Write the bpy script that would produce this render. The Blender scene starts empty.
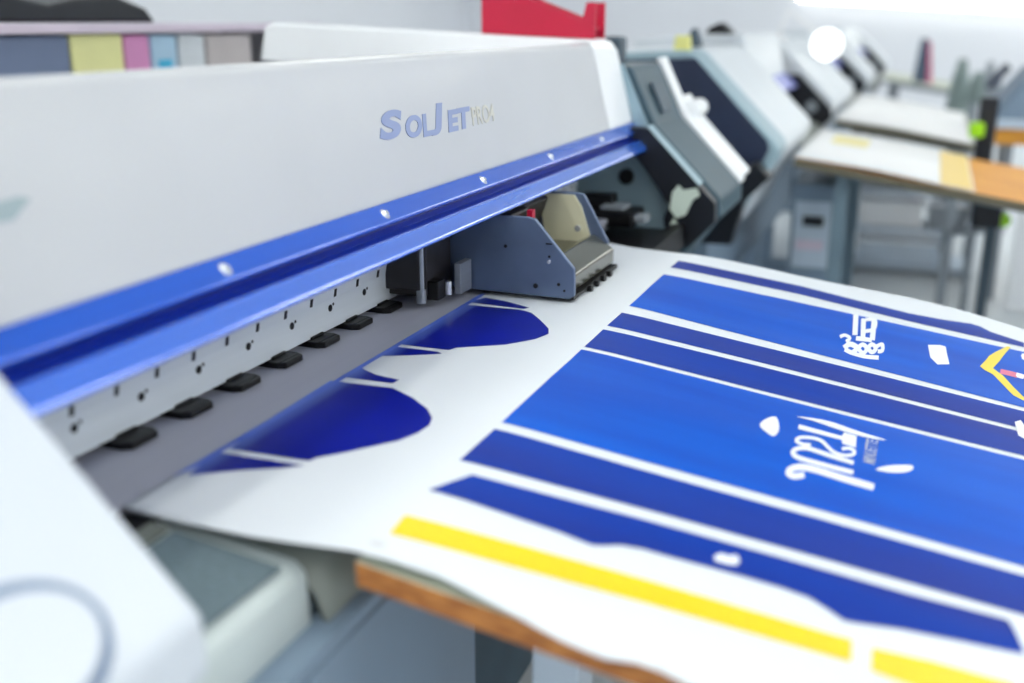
import bpy, bmesh, math, random
from mathutils import Vector, Matrix
random.seed(4)
COL = bpy.context.scene.collection
H = 1.42                      # eye height above the floor; heights below are given relative to the eye

# ------------------------------------------------------------------ materials
def lin(c):
    c /= 255.0
    return c / 12.92 if c <= 0.04045 else ((c + 0.055) / 1.055) ** 2.4

def mat(name, rgb, rough=0.5, metal=0.0, coat=0.0, var=0.06, scale=(8, 8, 8), bump=0.0, spec=0.5, rgb2=None, aniso_noise=None):
    m = bpy.data.materials.new(name); m.use_nodes = True
    nt = m.node_tree; b = nt.nodes['Principled BSDF']
    b.inputs['Roughness'].default_value = rough; b.inputs['Metallic'].default_value = metal
    b.inputs['Coat Weight'].default_value = coat; b.inputs['Coat Roughness'].default_value = 0.12
    b.inputs['Specular IOR Level'].default_value = spec
    tc = nt.nodes.new('ShaderNodeTexCoord'); mp = nt.nodes.new('ShaderNodeMapping')
    mp.inputs['Scale'].default_value = scale
    nz = nt.nodes.new('ShaderNodeTexNoise'); nz.inputs['Scale'].default_value = 1.0; nz.inputs['Detail'].default_value = 3.0
    rp = nt.nodes.new('ShaderNodeValToRGB')
    a = [lin(v) for v in rgb]
    c2 = [lin(v) for v in rgb2] if rgb2 else [v * (1 - var) for v in a]
    rp.color_ramp.elements[0].position = 0.35; rp.color_ramp.elements[1].position = 0.65
    rp.color_ramp.elements[0].color = (*c2, 1); rp.color_ramp.elements[1].color = (*a, 1)
    nt.links.new(tc.outputs['Object'], mp.inputs['Vector']); nt.links.new(mp.outputs['Vector'], nz.inputs['Vector'])
    nt.links.new(nz.outputs['Fac'], rp.inputs['Fac']); nt.links.new(rp.outputs['Color'], b.inputs['Base Color'])
    if bump:
        bp = nt.nodes.new('ShaderNodeBump'); bp.inputs['Strength'].default_value = bump; bp.inputs['Distance'].default_value = 0.002
        nt.links.new(nz.outputs['Fac'], bp.inputs['Height']); nt.links.new(bp.outputs['Normal'], b.inputs['Normal'])
    return m

def glow(name, rgb, strength):
    m = mat(name, rgb, 0.4); b = m.node_tree.nodes['Principled BSDF']
    b.inputs['Emission Color'].default_value = (*[lin(v) for v in rgb], 1); b.inputs['Emission Strength'].default_value = strength
    return m

M = {}
M['cover'] = mat('cover_grey_plastic', (192, 194, 198), 0.34, coat=0.25, var=0.02)
M['cover_white'] = mat('white_plastic', (244, 246, 249), 0.35, coat=0.3, var=0.02)
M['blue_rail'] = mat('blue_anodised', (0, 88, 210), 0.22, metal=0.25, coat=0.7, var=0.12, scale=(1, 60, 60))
M['blue_groove_shade'] = mat('blue_groove_shade', (6, 40, 150), 0.3, metal=0.2, coat=0.3, scale=(1, 60, 60))  # darker blue puts the shade inside the groove into its colour
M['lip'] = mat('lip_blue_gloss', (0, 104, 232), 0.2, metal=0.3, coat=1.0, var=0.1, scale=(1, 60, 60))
M['lip'].node_tree.nodes['Principled BSDF'].inputs['Coat IOR'].default_value = 2.1
M['screw'] = mat('screw_steel', (225, 230, 238), 0.25, metal=0.7)
M['steel'] = mat('brushed_steel', (168, 174, 184), 0.35, metal=0.6, var=0.12, scale=(2, 90, 90))
M['rail_steel'] = mat('rail_steel', (228, 235, 240), 0.45, metal=0.1, var=0.06, scale=(2, 60, 60))
M['plate'] = mat('carriage_plate_steel', (98, 114, 142), 0.4, metal=0.5, var=0.15, scale=(12, 12, 12))
M['platen'] = mat('platen_shaded_grey', (178, 180, 194), 0.45, var=0.06, scale=(3, 40, 40))
M['black'] = mat('black_plastic', (11, 11, 15), 0.45, var=0.3, spec=0.35)
M['blackframe'] = mat('black_frame', (12, 18, 30), 0.4, var=0.3)
M['dark'] = mat('dark_mechanism', (38, 36, 40), 0.5, var=0.4, scale=(30, 30, 30))
M['teal'] = mat('teal_grey_enamel', (52, 80, 94), 0.45, var=0.1)
M['palerim'] = mat('pale_teal_enamel', (152, 178, 190), 0.45, var=0.06)
M['navy'] = mat('navy_enamel', (34, 46, 74), 0.5, var=0.15)
M['slate'] = mat('slate_enamel', (84, 100, 122), 0.55, var=0.1)
M['panel'] = mat('blue_grey_panel', (128, 148, 168), 0.5, var=0.08, scale=(3, 3, 3))
M['paneldark'] = mat('dark_panel_and_shade', (52, 74, 88), 0.6, var=0.15)
M['olive'] = mat('olive_apron_steel', (128, 134, 128), 0.4, metal=0.25, var=0.15)
M['smoke'] = mat('smoked_olive_cover', (62, 62, 48), 0.2, coat=0.4, var=0.2)
M['cream'] = mat('cream_plate', (206, 202, 172), 0.4, var=0.06)
M['apronpale'] = mat('pale_lower_shell', (198, 208, 208), 0.45, var=0.05)
M['media'] = mat('white_vinyl', (220, 225, 231), 0.42, var=0.01, spec=0.3)
M['royal'] = mat('royal_blue_ink', (0, 90, 202), 0.45, var=0.2, scale=(9, 0.7, 9), rgb2=(0, 74, 184), spec=0.1)
M['indigo'] = mat('indigo_blue_ink', (0, 56, 158), 0.45, scale=(10, 0.7, 9), rgb2=(22, 46, 138), spec=0.1)
M['shaded_navyink'] = mat('wet_shaded_blue_ink', (8, 24, 150), 0.34, scale=(6, 2, 6), rgb2=(6, 18, 132), spec=0.4)  # same blue ink, coloured darker for wetness and shade by the cover
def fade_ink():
    nt = M['shaded_navyink'].node_tree; b_ = nt.nodes['Principled BSDF']
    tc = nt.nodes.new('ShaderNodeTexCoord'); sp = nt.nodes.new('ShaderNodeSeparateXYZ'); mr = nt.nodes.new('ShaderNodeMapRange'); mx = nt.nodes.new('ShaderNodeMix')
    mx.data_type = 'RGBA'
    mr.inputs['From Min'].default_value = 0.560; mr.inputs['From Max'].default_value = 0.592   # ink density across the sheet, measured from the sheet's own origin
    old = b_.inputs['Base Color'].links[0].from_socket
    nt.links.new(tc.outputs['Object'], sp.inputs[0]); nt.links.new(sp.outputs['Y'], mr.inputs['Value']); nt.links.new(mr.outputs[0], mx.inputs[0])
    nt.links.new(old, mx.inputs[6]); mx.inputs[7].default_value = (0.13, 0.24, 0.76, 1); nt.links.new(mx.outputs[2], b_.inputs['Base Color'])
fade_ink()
M['paleink'] = mat('part_printed_blue_ink', (96, 128, 222), 0.34, scale=(6, 2, 6), rgb2=(70, 104, 206))
M['yellow'] = mat('yellow_ink', (232, 206, 4), 0.4, var=0.03)
M['whiteink'] = mat('unprinted_white', (232, 235, 241), 0.4, var=0.01, spec=0.3)
M['pinkink'] = mat('pink_red_ink', (214, 92, 134), 0.4)
M['wood'] = mat('chipboard_edge', (186, 122, 60), 0.6, scale=(40, 40, 90), rgb2=(150, 90, 40), bump=0.4)
M['woodtop'] = mat('table_laminate', (190, 196, 176), 0.5, var=0.06)
M['orangewood'] = mat('orange_plywood', (232, 166, 58), 0.5, scale=(20, 3, 20), rgb2=(212, 138, 40))
M['leg'] = mat('painted_steel_leg', (200, 214, 228), 0.45, var=0.08)
M['legdark'] = mat('dark_steel_leg', (66, 84, 98), 0.5, var=0.1)
M['letter'] = mat('lettering_blue_grey', (138, 152, 192), 0.4, var=0.03)
M['letter2'] = mat('lettering_beige', (202, 200, 190), 0.4, var=0.03)
M['emblem'] = mat('emblem_teal_grey', (150, 166, 172), 0.4, var=0.03)
M['red'] = mat('red_plastic', (200, 20, 62), 0.4, var=0.08)
M['wall'] = mat('white_wall_paint', (238, 240, 246), 0.8, var=0.03, scale=(0.6, 0.6, 0.6))
M['ceil'] = mat('white_ceiling_paint', (240, 241, 244), 0.8, var=0.03)
M['floor'] = mat('pale_grey_floor', (206, 214, 220), 0.35, var=0.1, scale=(1.4, 1.4, 1.4))
M['slate_cart'] = mat('slate_plastic', (112, 126, 156), 0.5)
M['yel_cart'] = mat('pale_yellow_carton', (236, 234, 166), 0.5)
M['mag_cart'] = mat('pink_carton', (218, 146, 196), 0.5)
M['cya_cart'] = mat('pale_blue_carton', (176, 208, 232), 0.5)
M['cya_lab'] = mat('cyan_label', (60, 184, 226), 0.5)
M['clear_cart'] = mat('pale_grey_carton', (216, 222, 228), 0.5)
M['beige_cart'] = mat('beige_carton', (196, 188, 188), 0.5)
M['pinkboard'] = mat('pale_pink_board', (222, 208, 224), 0.5)
M['recess_shade'] = mat('button_groove_shade', (120, 138, 166), 0.5)  # colour carries the shadow ring around the button
M['meshgrey'] = mat('grey_mesh', (108, 126, 134), 0.55, scale=(220, 220, 220), var=0.3)
M['olive_edge'] = mat('dark_olive_edge', (104, 98, 80), 0.6)
M['housing'] = mat('housing_white', (206, 212, 221), 0.4, coat=0.1, var=0.02)
M['legmid'] = mat('grey_teal_leg', (112, 134, 148), 0.5, var=0.1)
M['gold'] = mat('pale_gold_ink', (248, 216, 128), 0.45, var=0.05)
M['smudge'] = mat('grey_smudge', (206, 208, 212), 0.5)
M['far_white'] = mat('far_printer_white', (218, 224, 230), 0.4, var=0.03)
M['bulb'] = glow('round_lamp_diffuser', (255, 255, 250), 2.2)
M['far_sheet'] = mat('white_sheet_vinyl', (248, 248, 248), 0.5, var=0.01)
M['lime'] = mat('lime_plastic', (176, 240, 20), 0.4)
M['pastel_yellow'] = mat('pastel_yellow_paper', (240, 238, 150), 0.6)
M['mid'] = mat('mid_grey_plastic', (150, 158, 166), 0.5, var=0.1)
M['greengrey'] = mat('green_grey_cloth', (134, 150, 148), 0.8, var=0.2)
M['purple'] = mat('violet_blue_rail', (96, 108, 206), 0.35, coat=0.3)
M['paper'] = mat('crumpled_paper', (204, 218, 206), 0.7, var=0.1)
M['tube'] = glow('lamp_diffuser', (255, 255, 247), 9.6)
M['lampwhite'] = mat('lamp_housing', (244, 244, 246), 0.5)

# ------------------------------------------------------------------ helpers
ORG = {}
class MB:
    """collects shapes for one mesh; coordinates are metres, z relative to the eye height"""
    def __init__(self): self.bm = bmesh.new()
    def _faces(self, vs, faces, mi):
        v = [self.bm.verts.new(p) for p in vs]
        for f in faces:
            try:
                fc = self.bm.faces.new([v[i] for i in f]); fc.material_index = mi
            except ValueError: pass
        return self
    def box(self, x0, x1, y0, y1, z0, z1, mi=0):
        vs = [(x, y, z) for x in (x0, x1) for y in (y0, y1) for z in (z0, z1)]
        return self._faces(vs, [(0,1,3,2),(4,6,7,5),(0,4,5,1),(2,3,7,6),(0,2,6,4),(1,5,7,3)], mi)
    def prism(self, prof, x0, x1, mi=0):
        """closed Y-Z outline pushed along X"""
        n = len(prof)
        vs = [(x0, y, z) for y, z in prof] + [(x1, y, z) for y, z in prof]
        return self._faces(vs, [tuple(range(n))[::-1], tuple(range(n, 2*n))] + [(i, (i+1) % n, n+(i+1) % n, n+i) for i in range(n)], mi)
    def sheet(self, prof, x0, x1, t, mi=0):
        """open Y-Z line given a thickness t and pushed along X"""
        P = [Vector((0, y, z)) for y, z in prof]; off = []
        for i in range(len(P)):
            d = (P[min(i+1, len(P)-1)] - P[max(i-1, 0)]).normalized()
            off.append(P[i] + Vector((0, -d.z, d.y)) * t)
        out = [(p.y, p.z) for p in P] + [(p.y, p.z) for p in reversed(off)]
        n = len(prof)
        vs = [(x, y, z) for x in (x0, x1) for y, z in out]; N = len(out)
        fs = []
        for i in range(n-1):
            j = N-1-i
            fs += [(i, i+1, N+i+1, N+i), (j, N+j, N+j-1, j-1), (i, j, j-1, i+1), (N+i, N+i+1, N+j-1, N+j)]
        fs += [(0, N, N+N-1, N-1), (n-1, n, N+n, N+n-1)]
        return self._faces(vs, fs, mi)
    def cyl(self, a, b, r, seg=16, mi=0, r2=None):
        a, b = Vector(a), Vector(b); d = b - a
        q = d.to_track_quat('Z', 'Y').to_matrix()
        r2 = r if r2 is None else r2
        vs = [a + q @ Vector((r*math.cos(2*math.pi*i/seg), r*math.sin(2*math.pi*i/seg), 0)) for i in range(seg)]
        vs += [b + q @ Vector((r2*math.cos(2*math.pi*i/seg), r2*math.sin(2*math.pi*i/seg), 0)) for i in range(seg)]
        return self._faces(vs, [tuple(range(seg))[::-1], tuple(range(seg, 2*seg))] + [(i, (i+1) % seg, seg+(i+1) % seg, seg+i) for i in range(seg)], mi)
    def tube(self, pts, r, seg=10, mi=0):
        for a, b in zip(pts, pts[1:]): self.cyl(a, b, r, seg, mi)
        return self
    def poly(self, pts, mi=0):
        return self._faces(pts, [tuple(range(len(pts)))], mi)
    def ext(self, pts, off, mi=0):
        """closed 3-D outline pushed by the vector off"""
        n = len(pts); o = Vector(off)
        vs = [Vector(p) for p in pts] + [Vector(p) + o for p in pts]
        return self._faces(vs, [tuple(range(n))[::-1], tuple(range(n, 2*n))] + [(i, (i+1) % n, n+(i+1) % n, n+i) for i in range(n)], mi)
    def build(self, name, mats, parent=None, bev=0.0, seg=2, smooth=False, recalc=True):
        bm = self.bm
        if recalc: bmesh.ops.recalc_face_normals(bm, faces=bm.faces)
        o0 = Vector(ORG.get(parent.name, (0, 0, 0))) if parent is not None else Vector((0, 0, 0))
        for v in bm.verts: v.co = v.co + Vector((0, 0, H)) - o0
        me = bpy.data.meshes.new(name); bm.to_mesh(me); bm.free()
        for m in (mats if isinstance(mats, (list, tuple)) else [mats]): me.materials.append(M[m])
        ob = bpy.data.objects.new(name, me); COL.objects.link(ob)
        if parent is not None: ob.parent = parent
        ORG[ob.name] = tuple(o0)
        if smooth:
            for p in me.polygons: p.use_smooth = True
        if bev:
            md = ob.modifiers.new('bevel', 'BEVEL'); md.width = bev; md.segments = seg; md.limit_method = 'ANGLE'; md.angle_limit = 0.5
        return ob

def tag(o, label=None, cat=None, group=None, kind=None):
    if label: o['label'] = label
    if cat: o['category'] = cat
    if group: o['group'] = group
    if kind: o['kind'] = kind
    return o

def thing(name, loc, label, cat, group=None):
    o = bpy.data.objects.new(name, None); COL.objects.link(o)
    o.location = (loc[0], loc[1], loc[2] + H); o.empty_display_size = 0.1
    ORG[o.name] = tuple(o.location)
    return tag(o, label, cat, group)

def solo(mb, name, mats, label, cat, group=None, **kw):
    """a thing that is one mesh: its origin goes to the centre of its base"""
    ob = mb.build(name, mats, None, **kw)
    xs = [v.co for v in ob.data.vertices]
    c = Vector(((min(v.x for v in xs)+max(v.x for v in xs))/2, (min(v.y for v in xs)+max(v.y for v in xs))/2, min(v.z for v in xs)))
    ob.data.transform(Matrix.Translation(-c)); ob.location = c
    return tag(ob, label, cat, group)

def struct(name, mb, m):
    return tag(mb.build(name, m), kind='structure')

def copy_tree(o):
    c = o.copy(); COL.objects.link(c)
    for ch in o.children:
        d = ch.copy(); COL.objects.link(d); d.parent = c
        for g in ch.children:
            e = g.copy(); COL.objects.link(e); e.parent = d
    return c

def text_mesh(body, size, origin, ux, uy, name, m, parent, off=0.002, shear=0.0, bold=0.0, spacing=1.0):
    cu = bpy.data.curves.new(name, 'FONT'); cu.body = body; cu.size = size; cu.extrude = 0.0006; cu.shear = shear; cu.offset = bold
    cu.space_character = spacing
    t = bpy.data.objects.new(name, cu); COL.objects.link(t)
    dg = bpy.context.evaluated_depsgraph_get()
    me = bpy.data.meshes.new_from_object(t.evaluated_get(dg))
    bpy.data.objects.remove(t); bpy.data.curves.remove(cu)
    ux, uy = Vector(ux).normalized(), Vector(uy).normalized(); n = ux.cross(uy)
    o0 = Vector(ORG.get(parent.name, (0, 0, 0)))
    for v in me.vertices:
        v.co = Vector(origin) + ux*v.co.x + uy*v.co.y + n*(v.co.z + off) + Vector((0, 0, H)) - o0
    me.materials.clear(); me.materials.append(M[m])
    ob = bpy.data.objects.new(name, me); COL.objects.link(ob); ob.parent = parent; ORG[ob.name] = tuple(o0)
    return ob

def text_fit(body, p0, p1, uy, name, m, parent, bold=0.05):
    """lettering stretched to the box between its lower left and upper right corner on the cover face"""
    ob = text_mesh(body, 1.0, (0, 0, -H), (1, 0, 0), (0, 1, 0), name, m, parent, 0, 0.28, bold)
    o0 = Vector(ORG[parent.name])
    vs = [v.co + o0 for v in ob.data.vertices]
    xa, xb = min(v.x for v in vs), max(v.x for v in vs); ya, yb = min(v.y for v in vs), max(v.y for v in vs)
    zb = max(v.z for v in vs)
    uy = Vector(uy).normalized(); n = Vector((1, 0, 0)).cross(uy); p0, p1 = Vector(p0), Vector(p1); hh = (p1-p0).dot(uy)
    for v, c in zip(ob.data.vertices, vs):
        v.co = p0 + Vector((1, 0, 0))*((c.x-xa)/(xb-xa)*(p1.x-p0.x)) + uy*((c.y-ya)/(yb-ya)*hh) + n*(0.0012 if c.z > zb-0.0005 else 0.0002) + Vector((0, 0, H)) - o0
    return ob
# ------------------------------------------------------------------ the room
struct('floor', MB().box(-3, 16, -7, 7, -H-0.1, -H), 'floor')
struct('ceiling', MB().box(-3, 16, -7, 7, 2.2, 2.3), 'ceil')
struct('wall_back', MB().box(16, 16.1, -7, 7, -H, 2.2), 'wall')
struct('wall_front', MB().box(-3.1, -3, -7, 7, -H, 2.2), 'wall')
struct('wall_left', MB().box(-3, 16, 7, 7.1, -H, 2.2), 'wall')
struct('wall_right', MB().box(-3, 16, -7.1, -7, -H, 2.2), 'wall')

# unseen fluorescent fittings in rows, added on the ceiling for their light
def fill_light(x, y, label):
    t = thing('fill_light', (x, y, 2.2), label, 'added ceiling light', 'added fluorescent fittings out of view')
    MB().box(x-0.9, x+0.9, y-0.17, y+0.17, 2.14, 2.2).build('housing', 'lampwhite', t)
    MB().box(x-0.86, x+0.86, y-0.15, y+0.15, 2.12, 2.14).build('diffuser', 'tube', t)
    return t
first = fill_light(-2.0, -6.0, 'long white fluorescent fitting out of view, added on the ceiling for light')
for i in range(7):
    for j in range(5):
        if i == 0 and j == 0: continue
        c = copy_tree(first); c.location = (-2.0 + 2.6*i, (-6.0, -4.6, -3.2, -1.7, 4.6)[j], 2.2 + H)

for x, y in ((-2.0, 0.25), (0.0, 0.25), (-2.0, 2.1), (-0.1, 2.1), (5.8, 2.3), (8.4, 2.3), (11.0, 2.3), (13.6, 2.3), (0.6, 1.3), (-1.3, 1.3)):  # extra unseen fittings added to brighten the end cap and far walls
    c = copy_tree(first); c.location = (x, y, 2.2 + H)

# ------------------------------------------------------------------ sheet surface
WY = 0.43; WS = 0.15
def sheet_z(x, y):
    d = WY - y; k = 0.012
    s = d if d > 30*k else k * math.log(1 + math.exp(max(-40, d / k)))
    z = -0.45 - WS * s
    q = max(0.0, 0.752 - x) / 0.02                      # the near edge curls down over the table edge
    z -= 0.0075 * q * q * max(0.0, min(1.0, (0.40 - y) / 0.14)) * (1.0 + 0.10 * math.sin(y * 38))
    w = max(0.0, min(1.0, (0.5 - y) / 0.3))
    z += w * 0.0011 * (math.sin(x*21 + y*3.1) + 0.6*math.sin(x*47 - y*4 + 1.0))
    return z

def drape(polys, lift, grid=0.03):
    """flat outlines (x, y) cut on a grid and laid on the sheet surface"""
    bm = bmesh.new()
    for P in polys:
        vs = [bm.verts.new((x, y, 0)) for x, y in P]
        try: bm.faces.new(vs)
        except ValueError: pass
    bm.normal_update()
    bmesh.ops.triangulate(bm, faces=bm.faces[:], ngon_method='EAR_CLIP')
    for ax in (0, 1):
        lo = min(v.co[ax] for v in bm.verts); hi = max(v.co[ax] for v in bm.verts)
        k = math.ceil(lo / grid)
        while k * grid < hi:
            co = [0, 0, 0]; co[ax] = k*grid; no = [0, 0, 0]; no[ax] = 1
            bmesh.ops.bisect_plane(bm, geom=bm.verts[:]+bm.edges[:]+bm.faces[:], plane_co=co, plane_no=no, dist=1e-6)
            k += 1
    for v in bm.verts: v.co.z = sheet_z(v.co.x, v.co.y) + lift
    for f in bm.faces:
        f.normal_update()
        if f.normal.z < 0: f.normal_flip()
        f.smooth = True
    return bm

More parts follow.
